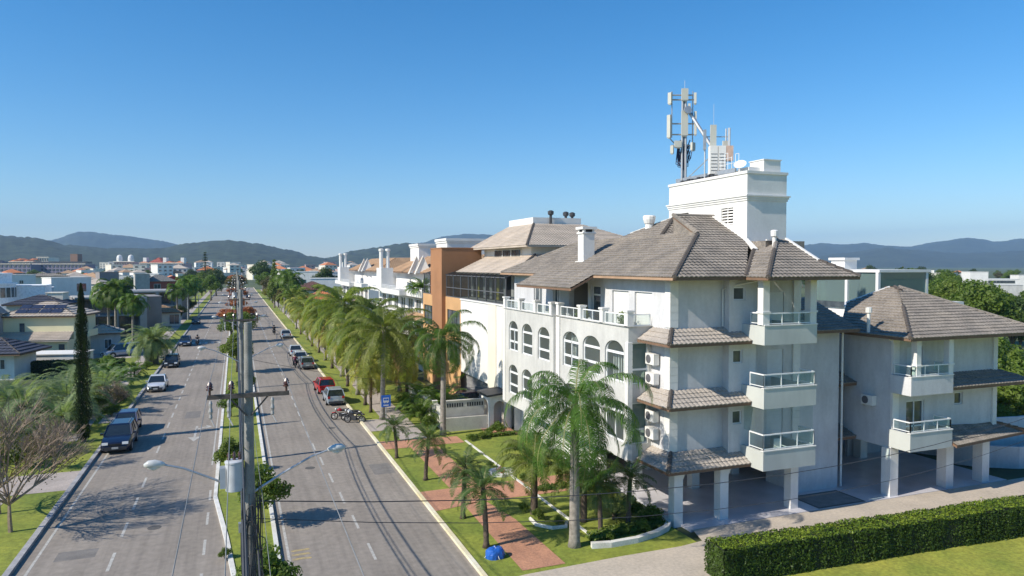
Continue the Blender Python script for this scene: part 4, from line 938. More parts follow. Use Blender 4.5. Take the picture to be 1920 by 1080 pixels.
# hotel blocks and far town
def block(label, u0, u1, D, z0, z1, wm, name='hotel', rm=None, rows=3, cols=14):
    (x0, y0), (x1, y1) = at(u0, D), at(u1, D); L = sqrt((x1-x0)**2+(y1-y0)**2); T = thing(name, label, 'hotel', (x0, y0, 0), atan2(y1-y0, x1-x0))
    m = MB(); m.box(0, 0, 0, L, 22, z1); m.build('wall', wm, T, world=False)
    for r in range(rows):
        z = z0+(z1-z0)*(r+.25)/rows
        for k in range(cols): o = MB(); o.box(L*(k+.2)/cols, -.5, z, L*(k+.75)/cols, -.05, z+(z1-z0)/rows*.5); o.build('window', GLDARK, T, world=False)
    m = MB(); m.box(-.5, -1, z1, L+.5, -.01, z1+.8); m.build('cornice', CREAM, T, world=False)
    return T, L
LAV = mat('lavender_facade', (.22, .20, .27), .9); PNK = mat('pink_facade', (.55, .36, .34), .9)
T, L = block('long dark lavender hotel block below the left hill', 62, 160, 900, 0, 14, LAV); 
r = MB(); r.box(0, 1, 14.8, L, 15, 17.5); r.build('attic', DGREY, T, world=False); c = MB(); c.box(L*.68, 4, 17.5, L*.82, 14, 27); c.build('tower', mat('rust_tower', (.25,.15,.1), .9), T, world=False)
T, L = block('dark hotel block with orange roofs at the left edge of the view', -60, 58, 880, 0, 14, LAV); hiproof(T, 10, 0, L*.55, 16, 14.8, .5, TILED, per=3, row=3, lod=2).location = (0,0,0)
T, L = block('orange roofed hotel wing above the lavender block', 18, 66, 940, 0, 17, mat('peach_facade', (.65,.42,.28), .9), rows=4, cols=8)
for k in range(4): hiproof(T, L*k/4, 0, L*(k+.8)/4, 16, 17.5+k % 2*2, .6, TILEO, per=3, row=3, lod=2).location = (0,0,0)
T, L = block('cream hotel wing with a white turret left of the rust tower', 70, 92, 950, 0, 23, CREAM, rows=4, cols=5)
T, L = block('pink hotel with pale domed turrets below the hills', 214, 252, 900, 0, 17, PNK, rows=4, cols=8)
for q in (.22, .78): m = MB(); m.lathe((L*q, 3, 17), [(3.4,0),(3.4,5),(2.6,8),(.4,9)], 10); m.build('turret', WHITE, T, world=False)
T, L = block('pink hotel under a large red pyramid roof', 262, 345, 860, 0, 15, PNK, rows=4, cols=16)
hiproof(T, L*.2, 0, L*.52, 20, 15.5, .75, TILER, per=3, row=3, lod=2).location = (0,0,0)
for q in (0, .56, .8): hiproof(T, L*q, 0, L*(q+.17), 14, 15.5, .5, TILEO, per=3, row=3, lod=2).location = (0,0,0)
for q in (.1, .55, .95): m = MB(); m.box(L*q-2, 2, 15, L*q+2, 8, 22); m.build('turret', WHITE, T, world=False)
cols = [(WHITE, 'white'), (CREAM, 'cream'), (PNK, 'pink'), (GREYW, 'grey'), (TAUPE, 'dark')]
random.seed(11)
def far(u, D, w_, d, h, ci, rt, grp, side):
    wm, cn = cols[ci]; x, y = at(u, D); m = MB(); m.box(-w_/2, 0, 0, w_/2, d, h, 0)
    if rt: m.face([(-w_/2-.4,-.4,h),(w_/2+.4,-.4,h),(0,d/2,h+w_*.22)], 1); m.face([(-w_/2-.4,-.4,h),(0,d/2,h+w_*.22),(-w_/2-.4,d+.4,h)], 1); m.face([(w_/2+.4,-.4,h),(w_/2+.4,d+.4,h),(0,d/2,h+w_*.22)], 1)
    else: m.box(-w_/2-.2, -.2, h, w_/2+.2, d+.2, h+.5, 0)
    n = max(1, int(w_/4))
    for k in range(n):
        for q in range(max(1, int(h/3.2))): m.box(-w_/2+w_*(k+.25)/n, -.15, q*3.2+1, -w_/2+w_*(k+.7)/n, -.01, q*3.2+2.4, 2)
    rm = [TILEO, TILEC, TILEB][int(u) % 3]
    o = m.build('distant_house', [wm, rm, GLDARK]); o.location = (x, y, 0); o.rotation_euler = (0, 0, R(random.uniform(-30, 40)))
    tag(o, f'distant {cn} {"roofed house with tiled top" if rt else "flat topped block"} among the {side}', 'house', f'{cn} {"tiled" if rt else "flat topped"} blocks of the {side}')
for i in range(165):
    u = random.uniform(150, 720); D = random.uniform(620, 1250); far(u, D, random.uniform(9, 20), 10, random.choice([5, 6, 8, 10, 13, 17 if D > 900 else 9]), random.choice([0,0,0,1,2,3]), random.random() < .4, '', 'town below the central hills')
for i in range(46):
    u = random.uniform(-20, 300); D = random.uniform(230, 560); far(u, D, random.uniform(8, 14), 9, random.choice([4, 5.5, 6.5, 7.5]), random.choice([0,0,1,3,4]), random.random() < .5, '', 'houses beyond the yellow house')
for i in range(26):
    u = random.uniform(535, 720); D = random.uniform(300, 600); far(u, D, random.uniform(8, 14), 9, random.choice([5, 6, 7.5, 9]), random.choice([0,0,0,3]), random.random() < .35, '', 'houses right of the far avenue')
for i in range(10):
    u = random.uniform(1500, 1960); D = random.uniform(500, 900); far(u, D, random.uniform(9, 18), 10, random.choice([5, 7, 9]), random.choice([0,1,3]), random.random() < .4, '', 'fields far behind the annex')
# ---------------------------------------------------------------- vegetation
random.seed(21)
def frond(mb, base, az, el, L, droop, ll, n, lw=.035, hang=.5, rm=None, twist=0.0, t0=.12):
    p = V(base); a = el; st = L/n; pts = [p.copy()]; T = []
    for k in range(n):
        t = k/n; a -= droop*(.12+1.76*t)/n; d = V((cos(az)*cos(a), sin(az)*cos(a), sin(a))); p = p+d*st; pts.append(p.copy()); T.append(d)
    for k in range(0, n, 1):
        q, r = pts[k], pts[k+1]; w_ = .03*(1-k/n)+.008; side = V((-sin(az), cos(az), 0))
        mb.face([q-side*w_, q+side*w_, r+side*w_*.9, r-side*w_*.9], 1)
    for k in range(int(n*t0), n):
        t = (k+1)/n; d = T[k]; side0 = V((-sin(az), cos(az), 0)); nrm = d.cross(side0); 
        l = ll*(sin(pi*min(1, .15+t*.85))**.6)*random.uniform(.85, 1.1)
        for s in (-1, 1):
            for sub in (0, .5):
                b = pts[k]+(pts[k+1]-pts[k])*(sub+random.uniform(-.1, .1))
                out = (side0*s*random.uniform(.8, 1.0)+d*random.uniform(.35, .6)+V((0,0,random.uniform(.0, .35)-twist))).normalized()
                m1 = b+out*l*.5+V((0,0,-hang*l*.12)); e = b+out*l*(1-.25*hang)+V((0,0,-hang*l*.62))
                wv = d*lw*.5 if abs(out.dot(d)) < .9 else nrm*lw*.5
                mb.face([b-wv*.6, b+wv*.6, m1+wv, m1-wv]); mb.face([m1-wv, m1+wv, e])
def palm(name, label, H, nf, L, droop, ll, n, leaf, trunkm, r0, r1, hang=.5, lw=.035, elr=(-.3, 1.35), lean=.0, flare=1.3, seed=0, crownsh=0, old=None, tw=0.0):
    random.seed(seed); T = thing(name, label, 'palm tree')
    tb = MB(); lx, ly = lean*random.uniform(.6, 1), lean*random.uniform(-.6, .6); K = 14
    pts = [(lx*(k/K)**1.7, ly*(k/K)**1.7, H*k/K) for k in range(K+1)]; rad = [r0*(flare if k == 0 else 1)+(r1-r0)*k/K+(.012 if k % 2 else 0) for k in range(K+1)]
    tb.tube(pts, rad, 10); tb.build('trunk', trunkm, T, smooth=True, world=False)
    if crownsh:
        c = MB(); c.tube([(lx, ly, H-.1), (lx, ly, H+crownsh*.6), (lx, ly, H+crownsh)], [r1*1.15, r1*1.0, r1*.5], 10); c.build('crownshaft', mat('palm_crownshaft', (.13,.17,.06), .6), T, smooth=True, world=False)
    mb = MB(); base = V((lx, ly, H+crownsh*.8))
    for i in range(nf):
        q = (i+.5)/nf; el = elr[1]+(elr[0]-elr[1])*q**.8+random.uniform(-.12, .12); az = i*2.39996+random.uniform(-.2, .2)
        frond(mb, base+V((cos(az), sin(az), 0))*r1*.6+V((0,0,random.uniform(-.1,.1))), az, el, L*random.uniform(.82, 1.08)*(1-.15*(q < .15)), droop*random.uniform(.85, 1.15), ll, n, lw, hang, twist=tw)
    mb.build('crown', [leaf, mat('frond_stalk', (.20,.20,.07), .7)], T, world=False)
    if old:
        o = MB()
        for i in range(old): az = i*2.4+.4; frond(o, base-V((0,0,.25)), az, -.5-random.uniform(0, .5), L*.8, .9, ll*.7, n//2, lw*1.2, .8)
        o.build('dead_frond', [mat('dry_frond', (.30,.19,.08), .9), mat('dry_stalk', (.25,.15,.08), .9)], T, world=False)
    return T
# big queen palm in front of the arched facade
Q1 = palm('queen_palm', 'tall queen palm with thick ringed trunk and drooping fronds in front of the arched bays', 5.9, 32, 4.8, 2.9, .80, 52, QUEEN, PALMB, .25, .19, .95, .036, (-.8, 1.5), 0, 1.35, 3, 1.0, tw=.15)
Q1.location = (14.36, 29.2, 0)
Q2 = palm('queen_palm', 'tall queen palm standing by the cream garden wall in front of the orange building', 6.7, 30, 4.2, 2.75, .75, 44, QUEEN, PALMB, .24, .17, .9, .042, (-.6, 1.45), .1, 1.3, 5, .9, tw=.1)
Q2.location = (14.56, 52.2, 0)
# drooping young palms on the lawn
Q3 = palm('queen_palm', 'bushy short queen palm hanging over the brick path left of the tall ringed trunk', 2.6, 22, 2.9, 2.7, .5, 30, leafmat('olive_palm_leaf', (.16,.19,.035), (.08,.12,.02)), PALMD, .2, .16, .8, .042, (-.1, 1.3), 0, 1.2, 6, .3)
Q3.location = (14.3, 33.8, 0)
palm('queen_palm', 'short yellowing queen palm close behind the tall ringed trunk', 2.4, 20, 2.7, 2.5, .5, 28, leafmat('olive_palm_leaf', (1,1,1), (1,1,1)), PALMD, .18, .14, .8, .042, (-.2, 1.2), 0, 1.2, 61, .3).location = (16.2, 31.9, 0)
D1 = palm('date_palm', 'x', 2.5, 26, 1.75, 1.5, .34, 26, DATE, PALMD, .12, .10, .35, .03, (-.5, 1.35), .25, 1.5, 7)
DP = [(10.5, 41.54, 0, 1.0, 'small date palm with dark trunk second in the kerb lawn from the bus stop sign'), (10.67, 34.54, 1.1, 1.02, 'small date palm in the kerb lawn right where the cross path leaves the kerb'),
      (10.55, 30.55, 2.5, 1.08, 'small date palm standing right beside the blue tarpaulin bundle'), (9.9, 47.0, 3.0, .86, 'slim small date palm nearest to the bus stop sign'),
      (16.3, 30.3, 4.0, .95, 'small dark date palm leaning left in the planted bed at the building corner'), (18.0, 30.6, 5.2, .95, 'small dark date palm nearest the corner column in the planted bed')]
for x, y, rz, s, lab in DP: put(D1, USED, (x, y, .1), rz, lab, s, 'small date palms on the lawns')
# coconut palms along the right pavement
CA = palm('coconut_palm', 'x', 5.8, 27, 4.3, 1.85, .78, 38, COCO, PALMB, .16, .12, .8, .055, (-.7, 1.3), .5, 1.5, 8, old=3)
CB = palm('coconut_palm', 'x', 4.7, 27, 3.9, 2.0, .74, 34, COCOY, PALMD, .15, .12, .85, .055, (-.8, 1.3), -.5, 1.5, 9, old=3)
ordn = ['first', 'second', 'third', 'fourth', 'fifth', 'sixth', 'seventh', 'eighth', 'ninth', 'tenth', 'eleventh', 'twelfth', 'thirteenth', 'fourteenth']
for i, (x, y, s) in enumerate([(11.3, 59.2, 1.12), (10.9, 62.5, .72), (11.0, 66.0, .8), (11.2, 71.5, 1.0), (11.0, 77, .9), (11.4, 84, 1.25), (11.1, 91, .95), (11.2, 99, 1.0), (11.3, 108, .92), (11.2, 117, 1.0), (11.4, 127, .95), (11.2, 138, 1.0), (11.3, 150, 1.0)]):
    A = CB if i in (1, 2, 4, 6, 8, 9, 11) else CA
    put(A, USED, (x, y, .1), i*1.3+.4, f'{"yellowish" if A is CB else "green"} coconut palm, {ordn[i]} along the right kerb counting from the bus stop sign', s*1.15, 'coconut palms along the right pavement')
for i, (x, y, s) in enumerate([(14.8, 65.5, .85), (15.5, 72, .95), (15.0, 79, .9), (15.6, 86, 1.1), (15.3, 95, .95), (15.8, 104, 1.0), (15.5, 114, .9), (15.8, 125, 1.0)]):
    put(CA if i % 2 else CB, USED, (x, y, .1), i*2.1+1, f'{"green" if i % 2 else "yellowish"} coconut palm, {ordn[i]} from the near end of the row behind the pavement', s*1.12, 'coconut palms behind the right pavement')
# cloud of leaves
def crown(mb, blobs, n, s, flat=.0, m=0):
    tot = sum(b[3]**2 for b in blobs)
    for (x, y, z, r, rz) in blobs:
        for _ in range(int(n*r*r/tot)):
            d = V((random.gauss(0,1), random.gauss(0,1), random.gauss(0,1))).normalized(); q = r*(random.random()**.38)*(1+.22*noise.noise(d*2.3+V((x,y,z))))
            c = V((x, y, z))+V((d.x*q, d.y*q, d.z*q*rz)); nn = (d+V((random.gauss(0,.6), random.gauss(0,.6), random.gauss(0,.6)+.3))).normalized()
            a = nn.orthogonal().normalized(); b = nn.cross(a); t = random.random()*6.28; a, b = a*cos(t)+b*sin(t), b*cos(t)-a*sin(t)
            k = s*random.uniform(.6, 1.3); mb.face([c-a*k, c-b*k*.5+nn*k*.1, c+a*k, c+b*k*.5+nn*k*.1], m)
def tree(name, label, H, rad, leaf, n=4000, s=.16, nb=12, trunk=.3, tr=.16, rz=.75, seed=0, cat='tree', bark=None, limbs=5):
    random.seed(seed); T = thing(name, label, cat); tb = MB(); bl = []
    zc = H*trunk; 
    for i in range(nb):
        a = i*2.4; q = sqrt((i+.3)/nb)*rad*.68; z = zc+(H-zc)*(.25+.55*random.random()*(1-.5*q/rad)); bl.append((cos(a)*q, sin(a)*q, z, rad*random.uniform(.3, .46), rz))
    bl.append((0, 0, H-rad*.35, rad*.42, rz))
    tb.tube([(0,0,0), (tr*.3,0,zc*.6), (0,tr*.3,zc), (0,0,H*.7)], [tr*1.3, tr, tr*.85, tr*.25], 8)
    for i in range(limbs):
        b = bl[i*2 % len(bl)]; tb.tube([(0,0,zc*random.uniform(.6,1)), (b[0]*.5, b[1]*.5, (zc+b[2])*.5), (b[0], b[1], b[2])], [tr*.6, tr*.4, tr*.12], 5)
    tb.build('trunk', bark or BARK, T, smooth=True, world=False); mb = MB(); crown(mb, bl, n, s); mb.build('crown', leaf, T, world=False)
    return T
TG = tree('broadleaf_tree', 'x', 6.5, 3.0, LEAFG, 5200, .17, 13, .3, .16, seed=1)
TL = tree('broadleaf_tree', 'x', 6.0, 2.8, LEAFL, 4800, .17, 12, .3, .14, seed=2)
TD = tree('broadleaf_tree', 'x', 8.0, 3.6, LEAFD, 5200, .22, 14, .25, .2, seed=3)
TY = tree('broadleaf_tree', 'x', 6.0, 2.8, LEAFY, 4200, .18, 12, .25, .15, seed=4)
TR = tree('tropical_almond_tree', 'x', 4.6, 2.6, LEAFR, 2600, .2, 10, .5, .12, .4, seed=5)
TO = tree('broadleaf_tree', 'x', 6.0, 2.8, LEAFO, 3600, .18, 12, .3, .14, seed=6)
TM = tree('median_tree', 'x', 3.6, 1.7, LEAFG, 3600, .12, 10, .3, .07, .8, seed=12)
SHR = tree('shrub', 'x', 1.3, .9, LEAFG, 1500, .08, 9, .1, .04, .8, seed=13, cat='shrub')
SHL = tree('shrub', 'x', 1.3, .9, LEAFL, 1500, .08, 9, .1, .04, .8, seed=14, cat='shrub')
# median
for x, y, s, rz, p, lab in [(.9, 27.0, .78, 0, TM, 'leafy median tree right of the first power pole at the bottom of the view'),
     (-.5, 47.5, .62, 1, TM, 'leafy bush left of the transformer pole in the median'), (1.1, 37.5, .85, 2, TM, 'leafy median tree just beyond the transformer on the right side of the pole'),
     (-.6, 33.5, .4, 2, SHR, 'low bright bush at the left kerb of the median near the bottom'),
     (-.5, 65, .66, 3, TM, 'small round bushy tree left of the second power pole'), (.9, 76, .62, .5, TM, 'small bushy tree by the third power pole in the median'), (0, 92, .8, 1.5, TL, 'light green median tree before the red leaved ones'),
     (-.8, 128, .8, 4, TG, 'dense green median tree in front of the red leaved tree on its left'), (1.4, 129, .8, 5, TG, 'dense green median tree in front of the red leaved tree on its right'),
     (-1.0, 152, 1.0, 0, TR, 'flat crowned red leaved tree in the median, nearest of the reds on the left'), (1.4, 156, 1.05, 2, TR, 'flat crowned red leaved tree in the median, nearest of the reds on the right'),
     (0, 190, 1.1, 3, TR, 'rusty leaved median tree beyond the first red pair'), (0, 235, 1.4, 4, TR, 'rusty leaved median tree far along the avenue'), (0, 290, 1.6, 5, TO, 'olive leaved median tree near the end of the avenue'), (.5, 350, 2.0, 5, TR, 'last rusty tree at the far end of the median')]:
    put(p, USED, (x, y, .1), rz, lab, s)
# right: big trees beyond the coconut palms
for x, y, s, rz, p, lab in [(15, 158, 1.2, 0, TL, 'light green tree just beyond the last coconut palm'), (13, 172, 1.35, 1, TG, 'tall green tree right of the far avenue'), (19, 185, 1.4, 2, TL, 'broad light green tree behind the far kerb palms'),
     (12.5, 205, 1.3, 3, TO, 'olive tree leaning over the far right kerb'), (12, 228, 1.2, 4, TY, 'yellow green tree on the far right kerb'), (11.5, 255, 1.3, 5, TY, 'second yellow green tree on the far right kerb'), (12, 290, 1.5, 1, TO, 'brownish olive tree at the far right kerb'),
     (12, 330, 1.6, 2, TG, 'green tree near the far end of the right kerb'), (13, 385, 2.0, 3, TD, 'dark tree closing the right side of the avenue'), (30, 260, 1.6, 2, TD, 'dark tree among the white houses right of the avenue'),
     (46, 330, 1.8, 4, TG, 'rounded tree among the white houses further right'), (22, 215, 1.2, .4, TG, 'green tree between the avenue and the white cylinder house'), (17.5, 135, .9, .4, TO, 'olive tree in the gardens of the stepped buildings'),
     (24, 196, 1.0, 2, TY, 'yellow green tree beside the white box house')]:
    put(p, USED, (x, y, 0), rz, lab, s)
NP = thing('norfolk_pine', 'dark tiered Norfolk pine rising above the trees left of the avenue', 'tree', (*at(385, 330), 0))
MB().tube([(0,0,0),(0,0,19)], [.4,.08], 8).build('trunk', BARK, NP, world=False); mb = MB(); random.seed(5)
for k in range(22):
    z = 3+k*.74; r_ = 3.6*(1-k/23)+.3
    for i in range(9):
        a = i*pi*2/9+k*.5
        for q in range(12):
            t = (q+random.random())/12; c = V((cos(a)*r_*t, sin(a)*r_*t, z+.25*t+random.uniform(-.1,.1))); w_ = .35
            mb.face([c+V((-sin(a)*w_, cos(a)*w_, 0)), c+V((cos(a)*w_, sin(a)*w_, .12)), c+V((sin(a)*w_, -cos(a)*w_, 0)), c+V((-cos(a)*w_, -sin(a)*w_, -.1))])
mb.build('crown', LEAFD, NP, world=False)
NQ = thing('conifer', 'pointed tree rising behind the palms right of the avenue', 'tree', (*at(514, 215), 0))
MB().tube([(0,0,0),(0,0,14)], [.3,.08], 8).build('trunk', BARK, NQ, world=False); mb = MB(); crown(mb, [(0,0,4+k*1.15,2.3*(1-k/11.5),.9) for k in range(10)], 4000, .26); mb.build('crown', LEAFG, NQ, world=False)
# tall fluffy palms on both sides
PF = palm('royal_palm', 'x', 8.4, 34, 4.0, 2.6, .9, 26, leafmat('fresh_palm_leaf', (.14,.22,.035), (.06,.12,.02)), PALMB, .22, .17, .6, .09, (-.5, 1.4), 0, 1.2, 15)
for x, y, s, rz, lab in [(-19.6, 133.4, 1.0, 0, 'tall smooth trunked palm in front of the taupe modern house, leftmost of three'), (-18.2, 131, 1.08, 1, 'tall smooth trunked palm in front of the taupe modern house, middle of three'), (-15.4, 127.9, .85, 2, 'tall smooth trunked palm in front of the taupe modern house, rightmost of three'),
     (-12, 172, .9, 3, 'tall palm on the left verge beyond the white columned porch'), (-10.6, 186, 1.0, 4, 'thick trunked palm on the far left verge beside the kerb'), (-11.5, 200, 1.05, 5, 'thick trunked palm standing just beyond the verge palm pair'),
     (12.3, 178, 1.15, 2, 'tall palm rising from the far right kerb before the conifer'), (12.0, 198, 1.2, .3, 'palm of dark crown on the far right kerb'), (22, 160, .8, 1, 'dark slender palm in front of the brown tiled house')]:
    put(PF, USED, (x, y, 0), rz, lab, s)
SP = palm('canary_palm', 'x', 3.6, 44, 4.3, 1.8, .6, 30, SILV, PALMB, .42, .38, .35, .06, (-.7, 1.4), 0, 1.2, 16, old=0)
for x, y, s, rz, lab in [(-10.6, 102.9, .95, 0, 'fat trunked bluish palm beside the dark hatchback, left trunk of the pair'), (-9.9, 103.6, .9, 1.5, 'fat trunked bluish palm beside the dark hatchback, right trunk of the pair')]:
    put(SP, USED, (x, y, 0), rz, lab, s, 'bluish verge palms')
SB = palm('canary_palm', 'x', 1.7, 46, 4.7, 1.8, .6, 34, SILV, PALMD, .4, .36, .4, .05, (-.6, 1.35), 0, 1.2, 17)
for x, y, s, rz, lab in [(-16.0, 66.5, 1.05, 0, 'large silvery palm clump at the left edge below the blue roof'), (-13.4, 69.5, 1.0, 1.5, 'large silvery palm directly left of the cypress'), (-11.8, 76, .95, 2.5, 'silvery palm right behind the cypress'), (-18.5, 72, 1.0, 3.3, 'silvery palm at the far left edge of the garden'), (-14.5, 80, .9, 4, 'silvery palm behind the two large ones near the white street wall'), (-15.2, 57.5, .95, 5, 'silvery palm nearest the viewer in the left garden'), (-12.6, 63.5, .8, .6, 'small silvery palm between the cypress and the pavement trees'), (-20.5, 64, 1.0, 2.2, 'silvery palm cut by the left edge of the view')]:
    put(SB, USED, (x, y, 0), rz, lab, s, 'silvery garden palms')
AR = palm('areca_palm', 'x', .9, 26, 2.6, 1.7, .5, 24, leafmat('fresh_palm_leaf', (1,1,1), (1,1,1)), PALMD, .14, .12, .5, .06, (.1, 1.45), 0, 1.2, 18)
for x, y, s, rz, lab in [(-11.6, 84.5, 1.0, 0, 'bright feathery young palm by the kerb behind the white sedan'), (-13.6, 90, 1.1, 1, 'bright feathery young palm beside the silver roofed van'), (-11.0, 92, .8, 2, 'small bright palm on the verge beyond the white sedan'),
     (15.2, 61.0, 1.2, 3, 'bright feathery palm right of the pavement before the orange building'), (16.0, 58.0, 1.2, 4, 'feathery palm against the front wall of the orange building'), (13.9, 56.2, .9, 4.4, 'leafy young palm left of the tall palm by the cream wall')]:
    put(AR, USED, (x, y, 0), rz, lab, s)
for x, y, z, s, rz, lab in [(20.6, 82.5, 9.4, .9, 0, 'palm growing on the roof terrace beside the orange pier'), (20.4, 85.5, 9.4, .7, 1, 'bright leafy palm on the roof terrace left of the terrace palm')]:
    put(AR, USED, (x, y, z), rz, lab, s)
# cypress
CY = thing('cypress', 'tall narrow dark cypress on the left verge', 'tree', (-10.5, 59.65, 0)); random.seed(31)
MB().tube([(0,0,0),(0,0,11)], [.16,.04], 7).build('trunk', BARK, CY, world=False); mb = MB()
for k in range(9500):
    z = random.uniform(.3, 11.6); r_ = .52*(1-(z/11.8)**4)*(.6+.4*min(1, z/2)); a = random.random()*6.28; q = r_*random.random()**.3*(1+.25*sin(z*3+a*2)); c = V((cos(a)*q, sin(a)*q, z)); u_ = V((cos(a)*.03, sin(a)*.03, .14)); s_ = V((-sin(a), cos(a), 0))*.04; mb.face([c-s_, c+s_, c+u_])
mb.build('crown', leafmat('cypress_leaf', (.030,.05,.018), (.012,.02,.008)), CY, world=False)
# leafless tree in the left foreground
def bare(label, x, y, H, seed, lf=500, n0=7, spread=.8, dp=5):
    random.seed(seed); T = thing('bare_tree', label, 'tree', (x, y, .1)); tb = MB(); tips = []
    def grow(p, d, l, r, dep):
        q = p+d*l*.5+V((random.uniform(-.04,.04),)*3); e = q+(d+V((0,0,.08)))*l*.5; tb.tube([p, q, e], [max(r,.009), max(r*.85,.008), max(r*.65,.007)], 5 if dep < 2 else 3, cap=False)
        if dep >= dp: tips.append(e); return
        for _ in range(random.choice([3, 3, 4]) if dep else n0):
            s_ = .42 if dep else spread; nd = (d+V((random.gauss(0,s_), random.gauss(0,s_), random.gauss(.12,s_*.5)))).normalized(); nd.z = max(nd.z, .5)
            grow(e, nd.normalized(), l*random.uniform(.7, .95)*(1.15 if dep == 0 else 1), r*.6, dep+1)
        tips.append(e)
    grow(V((0,0,0)), V((0,0,1)), H*.19, .11, 0); tb.build('trunk', mat('pale_bare_bark', (.36,.27,.20), .95, .2, 6, fine=.2), T, world=False)
    mb = MB()
    for _ in range(lf):
        c = random.choice(tips)*random.uniform(.75, 1)+V((random.gauss(0,.12), random.gauss(0,.12), random.gauss(0,.12)))
        if c.z > H*.75: continue
        a = V((random.gauss(0,1), random.gauss(0,1), random.gauss(0,1))).normalized()*.05; b = a.orthogonal().normalized()*.03; mb.face([c-a, c-b, c+a, c+b])
    if mb.v: mb.build('leaf', LEAFO, T, world=False)
    return T
bare('leafless pale tree with many thin upright twigs at the left edge of the view', -10.3, 40.6, 7.0, 3, 1500, 10)
bare('second leafless tree half hidden behind the first at the left edge', -11.6, 43.8, 6.8, 8, 1300, 9)
bare('leafless shrub of purple twigs beside the navy cars', -10.9, 52.6, 3.6, 12, 300, 7)
bare('small bare tree beside the silver car tucked behind the navy cars', -10.2, 70.5, 2.9, 15, 1200, 7)
for x, y, s, p, lab in [(-14.5, 46, 1.2, SHR, 'dark green shrub behind the left leafless tree'), (-13.2, 53.5, 1.5, SHR, 'dark shrub on the garden edge left of the navy suv'), (-12.4, 56.2, 1.3, SHL, 'light shrub on the garden edge left of the cypress foot'), (-17.2, 54.5, 1.8, SHR, 'tall dark shrub at the left edge behind the pink paving'), (-12.2, 67, 1.3, SHR, 'dark shrub behind the cypress near the navy cars'), (-11.6, 73, 1.2, SHL, 'light bush beside the verge behind the white sedan'), (-15.5, 50, 1.5, SHL, 'light green shrub in the left garden near the pink paving'), (-10.0, 68.8, .9, SHL, 'small light shrub on the left verge behind the navy cars'),
      (-13, 58, 1.5, SHR, 'dark shrub at the foot of the cypress on its left'), (-16.5, 60, 1.9, SHR, 'big dark shrub under the silvery palms'), (-10.4, 98, .9, SHR, 'round shrub on the verge before the fat trunked palms'), (-10.5, 110, 1.0, SHR, 'small shrub beside the driveway on the left verge'), (-11.3, 124, 1.1, SHR, 'shrub on the verge near the parked blue car'),
      (-14.5, 98, 1.6, SHL, 'loose green shrub between the silver roofed van and the fat palms')]:
    put(p, USED, (x, y, .1), x, lab, s)
hb = MB(); random.seed(9)
def hedge(mb, x0, y0, x1, y1, wd, h, n, s=.05, m2=None):
    d = V((x1-x0, y1-y0, 0)); L = d.length; d.normalize(); nn = V((-d.y, d.x, 0)); A = wd*L+2*h*L+2*h*wd
    for _ in range(n):
        q = random.random()*A; u_ = random.random()*L; bump = .10*noise.noise(V((u_*1.1, h, 0)))+.05*noise.noise(V((u_*4, h, 3)))+random.gauss(0, .025)+(.12*random.random() if random.random() < .012 else 0)
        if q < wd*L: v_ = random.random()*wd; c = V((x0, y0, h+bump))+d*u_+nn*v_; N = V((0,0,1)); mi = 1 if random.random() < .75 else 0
        elif q < wd*L+2*h*L: sd = random.random() < .5; z = random.random()*h; c = V((x0, y0, z))+d*u_+nn*(0-bump if sd else wd+bump); N = nn*(-1 if sd else 1); mi = 0
        else: z = random.random()*h; e = random.random() < .5; c = V((x0, y0, z))+d*(0 if e else L)+nn*random.random()*wd; N = d*(-1 if e else 1); mi = 0
        N = (N+V((random.gauss(0,.5), random.gauss(0,.5), random.gauss(.15,.5)))).normalized(); a = N.orthogonal().normalized(); b = N.cross(a); t = random.random()*6; a, b = a*cos(t)+b*sin(t), b*cos(t)-a*sin(t); k = s*random.uniform(.7, 1.4)
        mb.face([c-a*k, c-b*k*.6, c+a*k, c+b*k*.6], mi)
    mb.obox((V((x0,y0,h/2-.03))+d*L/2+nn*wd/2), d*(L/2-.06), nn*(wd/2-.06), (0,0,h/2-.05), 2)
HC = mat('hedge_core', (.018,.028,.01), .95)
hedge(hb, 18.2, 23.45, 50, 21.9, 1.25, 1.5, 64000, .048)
o = hb.build('hedge', [HEDGE, HEDGELIT, HC]); tag(o, 'long clipped green hedge between the driveway and the front lawn', 'hedge')
hb = MB(); hedge(hb, -24, 99, -12.9, 98, 1.0, 1.6, 7000, .09); tag(hb.build('hedge', [LEAFD, LEAFD, HC]), 'dark clipped hedge behind the silver roofed van on the left', 'hedge')
hb = MB(); hedge(hb, -30, 62, -14.5, 57.0, .3, 1.8, 4000, .09); tag(hb.build('hedge', [LEAFD, LEAFD, HC]), 'dark hedge screen along the left garden under the silvery palms', 'hedge')
